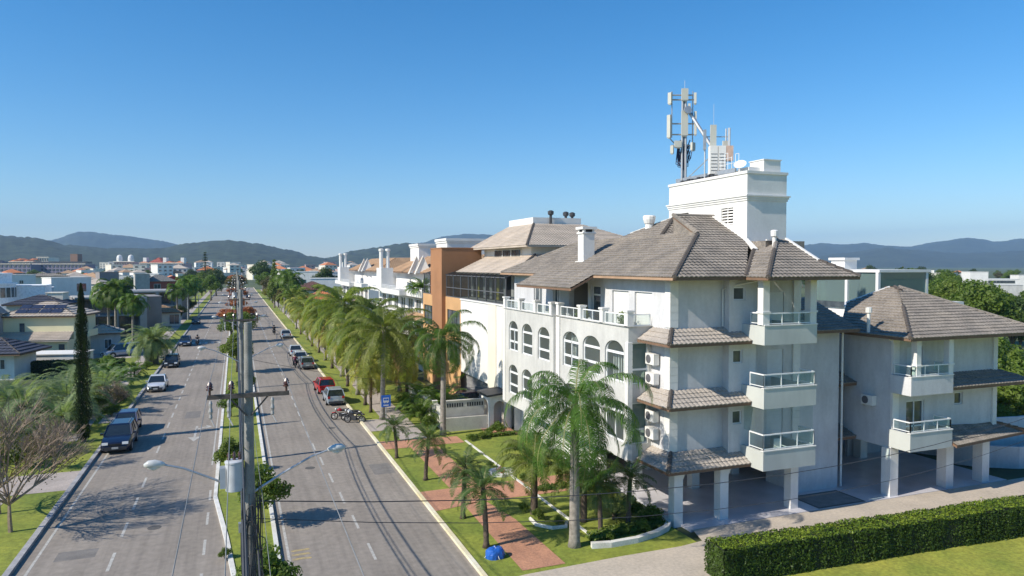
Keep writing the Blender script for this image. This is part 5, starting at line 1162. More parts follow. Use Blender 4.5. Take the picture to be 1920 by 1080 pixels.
for x, y, s, p, lab in [(18.6, 51.2, .75, SHL, 'bright leafy shrub against the gatehouse front'), (17.7, 50.6, .55, SHR, 'shrub at the right end of the low border before the gatehouse'), (16.9, 49.9, .45, SHL, 'small shrub in the low border left of the gatehouse'), (16.0, 49.7, .42, SHR, 'small shrub at the left end of the low border by the stone edging'),
      (19.6, 46.5, .95, SHL, 'rounded yellow green bush against the arched building wall'), (18.0, 46.3, .55, SHR, 'clipped round bush on the lawn left of the dark rosette plant'), (14.2, 33.0, .45, SHR, 'first of the small clumps in the stone ringed bed'), (14.8, 31.9, .4, SHL, 'second of the small clumps in the stone ringed bed'), (13.9, 34.3, .4, SHR, 'clump just behind the stone ringed bed'),
      (17.1, 29.6, .45, SHR, 'leafy plant left in the curved white kerb bed'), (16.2, 29.3, .4, SHR, 'leafy plant at the tip of the curved white kerb bed'), (18.3, 29.6, .5, SHR, 'leafy plant in the middle of the curved white kerb bed'), (19.2, 30.4, .8, SHR, 'dark shrub against the corner column'), (18.8, 31.7, .85, SHR, 'dark shrub under the arched bay end'),
      (15.9, 39.2, .4, SHR, 'low plant beside the stone edging at the cross path'), (17.6, 34.8, .35, SHL, 'small plant on the lawn under the bays'), (14.0, 54.5, .9, SHR, 'dense shrub left of the cream garden wall'), (13.9, 60, 1.1, SHR, 'dense shrub along the pavement by the white front wall'), (14.2, 64, 1.0, SHL, 'lighter shrub along the pavement further on'),
      (15.0, 42.7, .35, SHR, 'low plant by the round white bed')]:
    put(p, USED, (x, y, .1), x*3, lab, s)
# low ground cover inside the corner bed and borders
gc = MB(); random.seed(4)
for _ in range(2600):
    t = random.random(); x = 15.3+t*4.4; y = 29.0+.15*sin(t*5)+random.uniform(0, .9)+t*.8; c = V((x, y, .12+random.random()*.25)); a = V((random.gauss(0,1), random.gauss(0,1), random.gauss(.3,.6))).normalized()*.08; b = a.orthogonal().normalized()*.05; gc.face([c-a, c-b, c+a, c+b])
for _ in range(1800):
    x = random.uniform(15.9, 19.8); y = random.uniform(37.0, 37.5) if _ % 2 else 50.1+random.random()*.5; c = V((x, y, .12+random.random()*.25)); a = V((random.gauss(0,1), random.gauss(0,1), random.gauss(.3,.6))).normalized()*.08; b = a.orthogonal().normalized()*.05; gc.face([c-a, c-b, c+a, c+b])
gc.build('ground_cover', LEAFG)['kind'] = 'stuff'
# dark rosette plant, cycads
RO = thing('cycad', 'x', 'plant'); mb = MB(); random.seed(2)
for i in range(22): frond(mb, (0,0,.15), i*2.4, random.uniform(.1, 1.2), 1.0, .9, .14, 14, .025, .2)
MB().tube([(0,0,0),(0,0,.3)], [.14,.12], 8).build('trunk', PALMD, RO, world=False); mb.build('crown', [LEAFD, LEAFD], RO, world=False)
put(RO, USED, (19.0, 43.6, .1), 0, 'dark spiky rosette plant alone on the lawn near the arched wall', 1.1); put(RO, USED, (18.4, 36.4, .1), 1, 'spreading green cycad behind the tall ringed palm trunk', 1.7); put(RO, USED, (17.8, 31.6, .1), 1, 'spiky cycad in the bed below the bay end', 1.0)
SR = thing('stone_bed', 'round pale stone bed with a little red plant on the lawn beside the edging', 'planter', (15.2, 41.2, .1)); m = MB(); m.lathe((0,0,0), [(.85,0),(.85,.14),(.6,.16),(.58,.08)], 20); m.build('rim', KERBW, SR, world=False)
mb = MB(); crown(mb, [(0,0,.22,.3,.7)], 160, .06); mb.build('plant', LEAFR, SR, world=False)
SR = thing('stone_bed', 'curved pale stone rimmed bed with two green clumps near the tall palm', 'planter', (14.5, 32.2, .1)); m = MB(); m.tube([(-.7,.9,.05),(-.75,0,.05),(-.2,-.7,.05),(.5,-.75,.05),(.8,-.2,.05)], .1, 6); m.build('rim', KERBW, SR, world=False)
# trees left, middle distance
random.seed(77)
LT = []
near = ['behind the white cubic house', 'beyond the blank taupe tower', 'left of the avenue in the middle distance', 'around the pink hotels', 'in the gardens beyond the yellow house']
def spot(u, D, p, s, lab, grp=None): put(p, USED, (*at(u, D), 0), random.random()*6, lab, s, grp)
spot(345, 215, TG, 1.25, 'rounded green tree beside the red gabled house'); spot(366, 240, TL, 1.5, 'large bright green tree left of the avenue bend'); spot(395, 262, TG, 1.5, 'dark green tree overhanging the far left kerb'); spot(352, 180, TO, .8, 'small olive tree near the avenue street lamps'); spot(333, 158, TD, .55, 'small dark tree beside the white columned porch')
spot(405, 300, TD, 1.5, 'broad grey green tree behind the Norfolk pine'); spot(378, 300, TG, 1.6, 'green tree at the foot of the Norfolk pine'); spot(415, 350, TO, 1.5, 'olive tree at the far left kerb')
spot(240, 290, TG, 1.35, 'round tree right of the blank taupe tower'); spot(228, 260, TD, 1.0, 'dark tree touching the blank taupe tower'); spot(135, 300, TG, 1.4, 'bright bushy tree above the white cubic house'); spot(150, 310, TG, 1.3, 'bushy tree right above the white cubic house'); spot(180, 285, TY, 1.25, 'yellowish tree left of the blank taupe tower'); spot(110, 420, TO, 1.5, 'brownish tree below the lavender hotel')
for i in range(46):
    u = random.uniform(-10, 420); D = random.uniform(330, 800); p = random.choice([TG, TD, TO, TG, TL]); spot(u, D, p, random.uniform(.9, 1.5), 'distant tree on the plain left of the avenue', 'distant trees left of the avenue')
for i in range(36):
    u = random.uniform(440, 720); D = random.uniform(330, 900); p = random.choice([TG, TD, TO, TG]); spot(u, D, p, random.uniform(.9, 1.5), 'distant tree on the plain beyond the end of the avenue', 'distant trees beyond the avenue')
# right hand wood
for i in range(64):
    u = 1625+random.random()**.9*420; D = random.uniform(95, 300); top = interp([(1600,500),(1650,498),(1700,492),(1760,505),(1830,525),(1900,545),(2100,560)], u)+random.uniform(-4, 26); h = max(3.5, hz(top, D)); p = random.choice([TD, TG, TG, TL, TG]); s = h/(8.0 if p is TD else 6.3)
    spot(u, D, p, min(s, 1.9), f'{dict([(TD.name,"dark green"),(TG.name,"mid green"),(TL.name,"light green")])[p.name]} tree in the {"left" if u < 1740 else "middle" if u < 1860 else "right"} part of the {"near" if D < 180 else "far"} wood behind the annex', 'trees of the wood behind the annex')
for i in range(40):
    u = random.uniform(1500, 2050); D = random.uniform(320, 800); spot(u, D, random.choice([TD, TG, TO]), random.uniform(1.1, 1.7), 'far tree on the plain right of the wood', 'far trees behind the annex')
for i, (x, y, s, p) in enumerate([(53, 36, .9, TL), (57, 40, 1.1, TG), (63, 44, 1.2, TL), (50.5, 34.5, .5, TG), (60, 35, .8, TY), (68, 52, 1.3, TG), (72, 42, 1.1, TL), (66, 36, .8, TL), (58, 52, 1.2, TG), (75, 60, 1.4, TG)]):
    put(p, USED, (x, y, 0), i, ['low', 'tall', 'broad', 'small', 'yellowish', 'dense', 'light', 'narrow', 'dark', 'farthest'][i]+' leafy garden tree behind the ramp at the right edge of the view', s, 'garden trees right of the annex')
for i, (x, y, s) in enumerate([(49.5, 36.5, .9), (53.5, 34.5, .8), (57, 37, 1.0), (63, 38.5, 1.0), (55, 44, 1.1)]):
    put(AR, USED, (x, y, 0), i*1.3, f'feathery garden palm behind the ramp, {ordn[i]} from the annex', s*1.3, 'garden palms right of the annex')
# ---------------------------------------------------------------- vehicles
def paint(name, c, metal=.3): 
    m = mat(name, c, .3, .02, 1, spec=.6, metal=metal); m.node_tree.nodes['Principled BSDF'].inputs['Coat Weight'].default_value = .6; return m
TAILR = mat('red_lamp', (.45,.01,.01), .2, .05, 1); HEADW = mat('lamp_lens', (.7,.72,.72), .1, .05, 1); PLATE = mat('plate', (.6,.6,.58), .5); CARGL = mat('car_glass', (.02,.028,.035), .05, .1, 1, spec=.9)
def car(name, label, col, kind='hatch', grp=None):
    L, Wd, Hh = dict(hatch=(3.95,1.70,1.50), sedan=(4.45,1.75,1.47), suv=(4.6,1.88,1.68), van=(5.2,1.95,1.9))[kind]; suv = kind in ('suv', 'van')
    T = thing(name, label, 'car', group=grp); P = paint('paint_'+'_'.join(str(int(c*100)) for c in col), col); w = Wd/2; hb = .92 if not suv else 1.08; g = .2 if not suv else .26
    if kind == 'sedan': st = [(-.5,.55,.80),(-.485,.90,.90),(-.40,.97,.97),(-.28,.98,1.0),(0,.97,1.0),(.2,.95,1.0),(.36,.86,.99),(.46,.74,.93),(.5,.52,.78)]
    else: st = [(-.5,.60,.84),(-.49,.96,.92),(-.42,1.0,.98),(-.28,1.0,1.0),(0,.98,1.0),(.22,.97,1.0),(.37,.90,.99),(.47,.76,.93),(.5,.52,.78)]
    b = MB(); rings = []
    for (q, hz_, ww) in st:
        y = q*L; W_ = w*ww; zt = hb*hz_; zs = [g+.03, g+.12, (g+zt)/2, zt-.10, zt-.02, zt]
        xs = [W_*.90, W_*.98, W_*1.0, W_*.97, W_*.90, 0]; i = len(b.v)
        pr = list(zip(xs, zs)); full = pr+[(-x, z) for x, z in reversed(pr[:-1])]
        b.v += [(x, y, z) for x, z in full]; rings.append((i, len(full)))
    for (a, n), (c, _) in zip(rings, rings[1:]):
        for k in range(n-1): b.f.append((a+k, a+k+1, c+k+1, c+k)); b.m.append(0)
        b.f.append((a+n-1, a, c, c+n-1)); b.m.append(0)
    a, n = rings[0]; b.f.append(tuple(a+k for k in range(n))); b.m.append(0); a, n = rings[-1]; b.f.append(tuple(a+k for k in reversed(range(n)))); b.m.append(0)
    b.build('body', P, T, smooth=True, sharp=38, world=False)
    # cabin
    y0, y1 = {'hatch': (-.47, .22), 'sedan': (-.36, .20), 'suv': (-.48, .21), 'van': (-.49, .34)}[kind]; r0, r1 = {'hatch': (-.40, .02), 'sedan': (-.22, .01), 'suv': (-.42, .03), 'van': (-.46, .2)}[kind]
    y0, y1, r0, r1 = (q*L for q in (y0, y1, r0, r1)); zb = hb-.04; zr = Hh-.05; wb_, wr = w*.93, w*.74
    Bq = [(-wb_, y0, zb), (wb_, y0, zb), (wb_, y1, zb), (-wb_, y1, zb)]; Rq = [(-wr, r0, zr), (wr, r0, zr), (wr, r1, zr), (-wr, r1, zr)]
    m = MB(); 
    for k, nm in enumerate(('rear_window', 'side_window', 'windscreen', 'side_window')):
        q = MB(); c, d = k, (k+1) % 4; q.face([Bq[c], Bq[d], Rq[d], Rq[c]]); q.build(nm, CARGL, T, world=False)
    m = MB(); xr = wr+.015
    m.face([(-xr, r0-.02, zr-.01), (xr, r0-.02, zr-.01), (xr, r1+.03, zr-.01), (-xr, r1+.03, zr-.01)]); m.face([(-xr*.85, r0+.12, zr+.055), (xr*.85, r0+.12, zr+.055), (xr*.85, r1-.12, zr+.055), (-xr*.85, r1-.12, zr+.055)])
    lo = [(-xr, r0-.02, zr-.01), (xr, r0-.02, zr-.01), (xr, r1+.03, zr-.01), (-xr, r1+.03, zr-.01)]; hi = [(-xr*.85, r0+.12, zr+.055), (xr*.85, r0+.12, zr+.055), (xr*.85, r1-.12, zr+.055), (-xr*.85, r1-.12, zr+.055)]
    for k in range(4): m.face([lo[k], lo[(k+1) % 4], hi[(k+1) % 4], hi[k]])
    for k in range(4): m.tube([V(Bq[k]), V(Rq[k])], .045, 5)
    for s in (-1, 1):
        for q in ((.50,) if kind != 'suv' else (.38, .66)):
            yb, yr_ = y0+(y1-y0)*q, r0+(r1-r0)*q; m.tube([(s*(wb_+.005), yb, zb), (s*(wr+.005), yr_, zr)], .035, 4)
    m.build('roof', P, T, smooth=True, sharp=40, world=False)
    for s in (-1, 1):
        for q in (-.31, .30):
            y = q*L; R_ = .31 if not suv else .36; x = s*(w-.10); wh = MB(); wh.tube([(x-.10*s, y, R_), (x+.105*s, y, R_)], R_, 18); o = wh.build('wheel', BLACK, T, world=False)
            ri = MB(); ri.tube([(x+.10*s, y, R_), (x+.118*s, y, R_)], R_*.62, 10); ri.build('rim', STEEL, o, world=False)
            a = MB(); N = 10
            for k in range(N):
                t0, t1 = pi*k/N, pi*(k+1)/N; f = lambda t, r: (s*(w+.004), y+r*cos(t), R_+r*sin(t)); a.face([f(t0, R_), f(t1, R_), f(t1, R_+.09), f(t0, R_+.09)])
            a.build('wheel_arch', DGREY if suv else BLACK, T, world=False)
        hl = MB(); hl.obox((s*w*.66, L*.487, hb*.70), (w*.20, -s*0, 0), (0,.05,0), (0,-.02,.075)); hl.build('headlight', HEADW, T, world=False)
        tl = MB(); tl.obox((s*w*.76, -L*.497, hb*.86), (w*.13,0,0), (0,.035,0), (0,0,.10)); tl.build('tail_light', TAILR, T, world=False)
        mr = MB(); mr.obox((s*(w+.08), y1-.25, zb+.1), (.1,0,0), (0,.05,0), (0,0,.07)); mr.build('mirror', P, T, world=False)
    bm = MB(); bm.obox((0, L*.5, g+.16), (w*.72,0,0), (0,.03,0), (0,0,.11)); bm.build('bumper', DGREY, T, world=False); bm = MB(); bm.obox((0, -L*.503, g+.14), (w*.78,0,0), (0,.03,0), (0,0,.10)); bm.build('bumper', DGREY, T, world=False)
    gr = MB(); gr.obox((0, L*.498, hb*.62), (w*.42,0,0), (0,.02,0), (0,0,.07)); gr.build('grille', BLACK, T, world=False)
    pl = MB(); pl.obox((0, -L*.505, hb*.60), (.2,0,0), (0,.012,0), (0,0,.065)); pl.obox((0, L*.512, g+.2), (.2,0,0), (0,.014,0), (0,0,.065)); pl.build('number_plate', PLATE, T, world=False)
    if kind == 'suv':
        rr = MB()
        for s in (-1, 1): rr.tube([(s*wr*.8, r0+.15, zr+.1), (s*wr*.8, r1-.15, zr+.1)], .02, 5)
        rr.build('roof_rail', STEEL, T, world=False)
    return T
NAVY = (.010,.013,.040)
def setc(c, x, y, rz): c.location = (x, y, .02); c.rotation_euler = (0, 0, R(rz))
setc(car('parked_car', 'dark navy suv with roof rails parked at the left kerb, closest car to the viewer', NAVY, 'suv'), -7.85, 57.4, 180)
setc(car('parked_car', 'second navy car parked nose to tail behind the closest suv', (.02,.025,.08), 'hatch'), -8.05, 62.6, 180)
setc(car('parked_car', 'white sedan parked on the left side between the navy cars and the dark hatchback', (.75,.76,.78), 'sedan'), -7.75, 82.8, 180)
setc(car('parked_car', 'dark blue hatchback on the left beside the fat trunked palms', (.012,.014,.03), 'hatch'), -7.75, 101.0, 180)
setc(car('parked_car', 'blue car at the left kerb beside a standing motorcyclist', (.015,.03,.08), 'hatch'), -7.7, 126.5, 180)
setc(car('parked_van', 'long silver van with dark blue glass standing in the left driveway', (.35,.40,.48), 'van'), -15.2, 114.5, 118)
setc(car('parked_car', 'bright red hatchback parked at the right kerb', (.55,.012,.015), 'hatch'), 8.35, 75.2, 3)
setc(car('parked_car', 'silver hatchback parked right behind the red car near the motorcycles', (.42,.47,.52), 'hatch'), 8.5, 68.9, 0)
setc(car('parked_car', 'dark silver hatchback nearest in the row of three by the right kerb', (.26,.28,.30), 'hatch'), 8.2, 93.4, 0)
setc(car('parked_car', 'white hatchback in the middle of the row of three by the right kerb', (.72,.73,.74), 'hatch'), 7.9, 99.8, 0)
setc(car('parked_car', 'white sedan farthest in the row of three by the right kerb', (.66,.68,.70), 'sedan'), 7.9, 107.6, 0)
setc(car('parked_car', 'grey white sedan parked alone further up the right kerb', (.55,.58,.62), 'sedan'), 8.2, 133.5, 0)
setc(car('moving_car', 'dark maroon car driving far up the right road near the red trees', (.04,.015,.02), 'suv'), 3.6, 196, 0)
setc(car('parked_car', 'dark car standing under the far palms by the left kerb', (.02,.02,.025), 'hatch'), -8.3, 172, 180)
setc(car('moving_car', 'small dark car at the far end of the right road', (.03,.03,.035), 'hatch'), 4.5, 300, 0)
setc(car('parked_car', 'dark car in the shaded courtyard below the white wall of the orange building', (.10,.03,.04), 'hatch'), 19.0, 62.0, 80)
# ---------------------------------------------------------------- motorcycles and people
def moto(label, col, grp=None):
    T = thing('motorcycle', label, 'motorcycle', group=grp)
    for y in (-.62, .62):
        m = MB(); N = 18
        for k in range(N):
            a, b = 2*pi*k/N, 2*pi*(k+1)/N; m.tube([(0, y+.27*cos(a), .3+.27*sin(a)), (0, y+.27*cos(b), .3+.27*sin(b))], .05, 6, cap=False)
        o = m.build('wheel', BLACK, T, world=False); s = MB()
        for k in range(6): a = pi*k/6; s.tube([(0, y-.25*cos(a), .3-.25*sin(a)), (0, y+.25*cos(a), .3+.25*sin(a))], .01, 4)
        s.build('rim', STEEL, o, world=False)
    m = MB(); m.tube([(0,.62,.3),(0,.42,.95)], .03, 6); m.tube([(0,-.62,.3),(0,-.1,.45),(0,.3,.55),(0,.42,.85)], .03, 6); m.obox((0,.05,.42), (.13,0,0), (0,.2,0), (0,0,.15)); m.tube([(.12,.1,.3),(.14,-.75,.36)], .04, 8); m.build('frame', DGREY, T, world=False)
    m = MB(); m.tube([(0,.38,.80),(0,.2,.84),(0,.0,.78)], [.06,.15,.10], 10); m.obox((0,.62,.62), (.06,0,0), (0,.2,-.02), (0,0,.015)); m.obox((0,-.7,.74), (.07,0,0), (0,.15,.05), (0,0,.05)); m.build('fuel_tank', paint('paint_'+'_'.join(str(int(c*100)) for c in col), col), T, smooth=True, world=False)
    m = MB(); m.tube([(0,.02,.80),(0,-.3,.80),(0,-.62,.86)], [.09,.12,.07], 8); m.build('seat', BLACK, T, world=False)
    m = MB(); m.tube([(-.34,.28,1.02),(-.1,.40,.98),(.1,.40,.98),(.34,.28,1.02)], .02, 6); m.build('handlebar', STEEL, T, world=False)
    m = MB(); m.tube([(0,.46,.88),(0,.56,.87)], [.09,.07], 10); m.build('headlight', HEADW, T, world=False)
    m = MB(); m.obox((0,-.82,.72), (.06,0,0), (0,.02,0), (0,0,.03)); m.build('tail_light', TAILR, T, world=False)
    return T
RM = (.5,.02,.03)
for x, y, rz, c, lab in [(8.2, 60.9, 75, RM, 'red motorcycle leftmost of the three parked behind the silver hatchback'), (8.9, 60.1, 68, (.6,.6,.6), 'white tanked motorcycle in the middle of the three parked together'), (9.0, 59.2, 62, (.05,.05,.06), 'black motorcycle rightmost of the three parked by the kerb')]:
    t = moto(lab, c, 'motorcycles parked at the right kerb'); t.location = (x, y, .02); t.rotation_euler = (0,0,R(rz))
def person(label, x, y, rz, shirt, trousers, pose='stand', z=.02, helmet=None):
    T = thing('person', label, 'person', (x, y, z), R(rz))
    if pose == 'ride': J = {'hip':(0,-.15,.88),'ch':(0,-.02,1.25),'nk':(0,.02,1.42),'hd':(0,.05,1.60),'ls':(-.2,0,1.36),'le':(-.3,.15,1.12),'lh':(-.3,.30,1.02),'lk':(-.2,.22,.75),'lf':(-.2,.1,.32),'lt':(-.2,.24,.3)}
    else: J = {'hip':(0,0,.92),'ch':(0,0,1.28),'nk':(0,0,1.47),'hd':(0,.02,1.64),'ls':(-.19,0,1.40),'le':(-.26,-.02,1.12),'lh':(-.27,.08,.88),'lk':(-.1,.04,.50),'lf':(-.11,-.05,.09),'lt':(-.12,.12,.04)}
    v = []; r = []; e = []; ix = {}
    def add(n, p, rr): ix[n] = len(v); v.append(p); r.append(rr)
    add('hip', J['hip'], .145); add('ch', J['ch'], .15); add('nk', J['nk'], .06); add('hd', J['hd'], .105); top = J['hd']; add('top', (top[0], top[1], top[2]+.1), .07); e += [('hip','ch'),('ch','nk'),('nk','hd'),('hd','top')]
    for s, q in ((1,'l'),(-1,'r')):
        f = lambda k: (J[k][0]*s, J[k][1], J[k][2])
        add(q+'s', f('ls'), .07); add(q+'e', f('le'), .048); add(q+'h', f('lh'), .038); add(q+'k', f('lk'), .075); add(q+'f', f('lf'), .05); add(q+'t', f('lt'), .04)
        e += [('ch',q+'s'),(q+'s',q+'e'),(q+'e',q+'h'),('hip',q+'k'),(q+'k',q+'f'),(q+'f',q+'t')]
    me = bpy.data.meshes.new('body'); me.from_pydata(v, [(ix[a], ix[b]) for a, b in e], []); ob = bpy.data.objects.new('body', me); C.objects.link(ob); ob.parent = T
    sk = ob.modifiers.new('skin', 'SKIN'); 
    if not me.skin_vertices: me.attributes  # layer made with the modifier
    lay = me.skin_vertices[0] if me.skin_vertices else None
    if lay is None:
        bm = bmesh.new(); bm.from_mesh(me); bm.verts.layers.skin.verify(); bm.to_mesh(me); bm.free(); lay = me.skin_vertices[0]
    for i, rr in enumerate(r): lay.data[i].radius = (rr, rr*(.75 if i < 2 else 1)); lay.data[i].use_root = (i == 0)
    ss = ob.modifiers.new('subsurf', 'SUBSURF'); ss.levels = 1; ss.render_levels = 1; sk.use_smooth_shade = True
    SK = mat('skin', (.45,.27,.18), .6); me.materials.append(SK)
    def cloth(nm, ps, rs, m):
        mb = MB(); 
        for P_, R_ in zip(ps, rs): mb.tube(P_, R_, 10)
        mb.build(nm, m, T, smooth=True, world=False)
    L_ = lambda k, s: (J[k][0]*s, J[k][1], J[k][2])
    cloth('shirt', [[J['hip'], J['ch'], (J['nk'][0], J['nk'][1], J['nk'][2]-.03)]]+[[L_('ls', s), L_('le', s)] for s in (1,-1)], [[.17,.19,.08]]+[[.09,.065]]*2, mat(label[:14].replace(' ', '_')+'_shirt', shirt, .9))
    cloth('trousers', [[J['hip'], L_('lk', s), L_('lf', s)] for s in (1,-1)], [[.15,.095,.07]]*2, mat(label[:14].replace(' ', '_')+'_trousers', trousers, .9))
    cloth('shoe', [[(J['lf'][0]*s, J['lf'][1]-.03, max(.05, J['lf'][2]-.05)), (J['lt'][0]*s, J['lt'][1]+.02, max(.04, J['lt'][2]-.02))] for s in (1,-1)], [[.06,.05]]*2, BLACK)
    h = J['hd']; mb = MB()
    if helmet: mb.lathe((h[0], h[1], h[2]-.1), [(.10,0),(.145,.04),(.155,.12),(.13,.21),(.06,.26)], 12); mb.build('helmet', mat('helmet_'+str(int(helmet[0]*99)), helmet, .3), T, smooth=True, world=False)
    else: mb.lathe((h[0], h[1]-.02, h[2]+.0), [(.118,-.02),(.125,.05),(.10,.12),(.04,.155)], 12); mb.build('hair', BLACK, T, smooth=True, world=False)
    return T
import bmesh
for x, y, rz, c, s_, t_, h_, l1, l2 in [(6.9, 94.2, 0, (.10,.02,.03), (.12,.02,.05), (.03,.03,.05), (.05,.05,.06), 'dark red motorcycle ridden beside the dark silver hatchback', 'person in a dark red jacket and helmet riding beside the row of three cars'),
      (-5.9, 126.0, 180, (.03,.03,.03), (.06,.06,.07), (.02,.02,.03), (.02,.02,.02), 'black motorcycle on the left road beside the blue car', 'person in dark clothes and helmet on the motorcycle beside the blue car on the left'),
      (6.6, 141, 0, (.03,.03,.04), (.02,.02,.025), (.03,.03,.03), (.03,.03,.03), 'black motorcycle riding away up the middle of the right road', 'person in black riding away up the right road before the lone grey white sedan')]:
    m = moto(l1, c); m.location = (x, y, .02); m.rotation_euler = (0,0,R(rz)); person(l2, x, y, rz, s_, t_, 'ride', helmet=h_)

# ---------------------------------------------------------------- poles, lamps, wires
def pole(Y, label, arms=True, trafo=False, H=11.3, x=.3):
    T = thing('power_pole', label, 'pole', (x, Y, .1)); m = MB(); m.tube([(0,0,0),(0,0,H)], [.185,.105], 14); m.build('post', CONCP, T, smooth=True, sharp=40, world=False)
    m = MB(); m.box(-1.08, -.24, 9.22, 1.08, -.14, 9.34); m.tube([(-.5,-.19,9.22),(-.06,-.15,8.7)], .025, 5); m.tube([(.5,-.19,9.22),(.06,-.15,8.7)], .025, 5); ca = m.build('crossarm', WOOD, T, world=False)
    for xx in (-1.0, -.45, 1.0):
        i_ = MB(); i_.lathe((xx, -.19, 9.34), [(.03,0),(.03,.12),(.09,.13),(.09,.17),(.05,.19),(.10,.22),(.06,.25),(.08,.28),(.04,.36)], 10); i_.build('insulator', mat('brown_porcelain', (.10,.05,.045), .25), T, world=False)
    for xx in (-.98, -.52, .62):
        i_ = MB(); i_.lathe((xx, -.26, 8.70), [(.03,0),(.05,.03),(.035,.12),(.06,.2),(.035,.3),(.05,.42),(.02,.5)], 8); i_.tube([(xx,-.26,8.7),(xx+.1,-.4,8.5)], .02, 5); i_.build('fuse_cutout', mat('grey_porcelain', (.38,.37,.36), .4), T, world=False)
    if trafo:
        t = thing('transformer', 'grey power transformer with cooling fins hung on the nearest pole', 'transformer', (x-.40, Y-.05, 6.72)); t.scale = (.84,.84,.84); m = MB(); m.tube([(0,0,0),(0,0,.92)], .28, 16); m.lathe((0,0,.92), [(.30,0),(.30,.05),(.25,.08)], 16); m.build('tank', mat('transformer_grey', (.50,.52,.54), .6, .08, 4), t, smooth=True, sharp=40, world=False)
        m = MB()
        for k in range(5): m.obox((-.36, -.16+k*.08, .46), (.09,0,0), (0,.012,0), (0,0,.34))
        m.build('cooling_fin', MT['transformer_grey'], t, world=False)
        for k in range(3): i_ = MB(); i_.lathe((-.17+.17*k, .05, .98), [(.04,0),(.06,.06),(.035,.1),(.06,.16),(.03,.28)], 8); i_.build('bushing', MT['brown_porcelain'], t, world=False)
    return T
LBL = ['nearest concrete power pole with the transformer in the bottom centre', 'second concrete power pole along the median', 'third concrete power pole along the median', 'fourth concrete power pole along the median', 'fifth concrete power pole along the median', 'sixth concrete power pole along the median', 'seventh concrete power pole along the median', 'farthest visible concrete power pole in the median']
LL = [21.3, 50.3, 80, 110, 140, 172, 205, 240]
for i, y in enumerate(LL): pole(y, LBL[i], trafo=(i == 0))
t = thing('transformer', 'distant grey transformer on the pole before the red leaved trees', 'transformer', (-.25, 139.9, 7.0)); m = MB(); m.tube([(0,0,0),(0,0,1.0)], .42, 12); m.build('tank', MT['transformer_grey'], t, world=False); m = MB(); m.box(-.1,-.06,1.0,.1,.06,1.25); m.build('bushing', MT['brown_porcelain'], t, world=False)
SL = thing('street_lamp', 'x', 'street lamp'); m = MB(); m.tube([(.12,0,6.5),(.9,0,6.95),(1.7,0,7.35),(2.2,0,7.5)], [.035,.032,.03,.028], 8); m.box(.05,-.06,6.4,.14,.06,6.65); m.build('arm', STEEL, SL, smooth=True, sharp=40, world=False)
m = MB(); m.tube([(2.15,0,7.5),(2.25,0,7.52),(2.4,0,7.54),(2.55,0,7.54),(2.66,0,7.52)], [.04,.085,.115,.105,.04], 14); m.build('lamp_head', mat('lamp_housing', (.62,.63,.62), .4), SL, smooth=True, world=False)
m = MB(); m.tube([(2.28,0,7.47),(2.42,0,7.44),(2.56,0,7.47)], [.05,.085,.05], 12); m.build('lens', mat('lamp_glass', (.7,.7,.68), .2), SL, smooth=True, world=False)
pn = ['nearest', 'second', 'third', 'fourth', 'fifth', 'sixth', 'seventh', 'farthest']
for i, y in enumerate(LL):
    for s, nm in ((0, 'right'), (pi, 'left')): put(SL, USED, (.3, y, .1), s, f'curved arm street lamp over the {nm} road, on the {pn[i]} power pole', None, 'street lamps on the median poles')
def sag(a, b, s, n=14): a, b = V(a), V(b); return [a+(b-a)*k/n-V((0,0,4*s*(k/n)*(1-k/n))) for k in range(n+1)]
def wire(label, a, b, s, r, m, name='cable'):
    w_ = MB(); w_.tube(sag(a, b, s), r, 4); tag(w_.build(name, m), label, 'cable')
WG = mat('aluminium_wire', (.22,.22,.22), .5); WB_ = mat('black_cable', (.05,.05,.055), .6)
ys = [-14]+LL
for nm, xx, z, r_, m in (('left outer', -.7, 9.8, .007, WG), ('left inner', -.15, 9.8, .007, WG), ('right', 1.3, 9.8, .007, WG), ('upper thick', .12, 7.9, .022, WB_), ('lower thick', .1, 5.9, .04, WB_), ('lower thin', .2, 5.4, .02, WB_), ('lowest bundled', .5, 5.0, .03, WB_), ('middle grey', .62, 6.6, .008, WG)):
    w_ = MB()
    for a, b in zip(ys, ys[1:]): w_.tube(sag((xx, a, z), (xx, b, z), .45 if z < 9 else .3, 12), r_, 4, cap=False)
    tag(w_.build('cable', m), f'{nm} line strung along the median poles', 'cable')
# cable bundle hanging down the nearest pole
cb = MB(); random.seed(8)
for k in range(13):
    a = -2.6+k*.22; x0 = .3+.27*cos(a); y0 = 21.3+.24*sin(a)-.02; z = 7.0-random.random(); pts = []
    for j in range(12): pts.append((x0+random.uniform(-.03,.05)*(1+j*.06), y0+random.uniform(-.03,.02), z-j*.62))
    cb.tube(pts, random.choice([.012,.016,.02]), 5)
for k in range(5):
    c0 = V((.36+random.uniform(-.1,.2), 21.05, 4.3+k*.45)); pts = [c0+V((.16*cos(t*.7), -.02, .2*sin(t*.7))) for t in range(10)]; cb.tube(pts, .014, 5)
tag(cb.build('cable_bundle', WB_), 'tangled bundle of black cables running down the nearest pole', 'cable')
jb = thing('junction_box', 'small grey junction box among the cables on the nearest pole', 'box', (.08, 21.0, 5.6)); MB().box(-.09,-.07,0,.09,.07,.26).build('casing', STEEL, jb, world=False); MB().box(-.08,-.08,.02,.08,-.071,.24).build('lid', CONC, jb, world=False)
for lab, a, b, s, r_ in (('upper wire crossing from the median to the annex', (.4, 21.4, 6.3), (48, 26.0, 6.2), 2.0, .016), ('lower wire crossing in front of the forecourt columns', (.4, 21.4, 5.8), (48, 25.6, 5.4), 2.4, .012), ('thin service wire from the second pole over the right road to the gatehouse', (.3, 50.3, 6.9), (20.0, 53, 3.2), .5, .012)):
    wire(lab, a, b, s, r_, WB_)
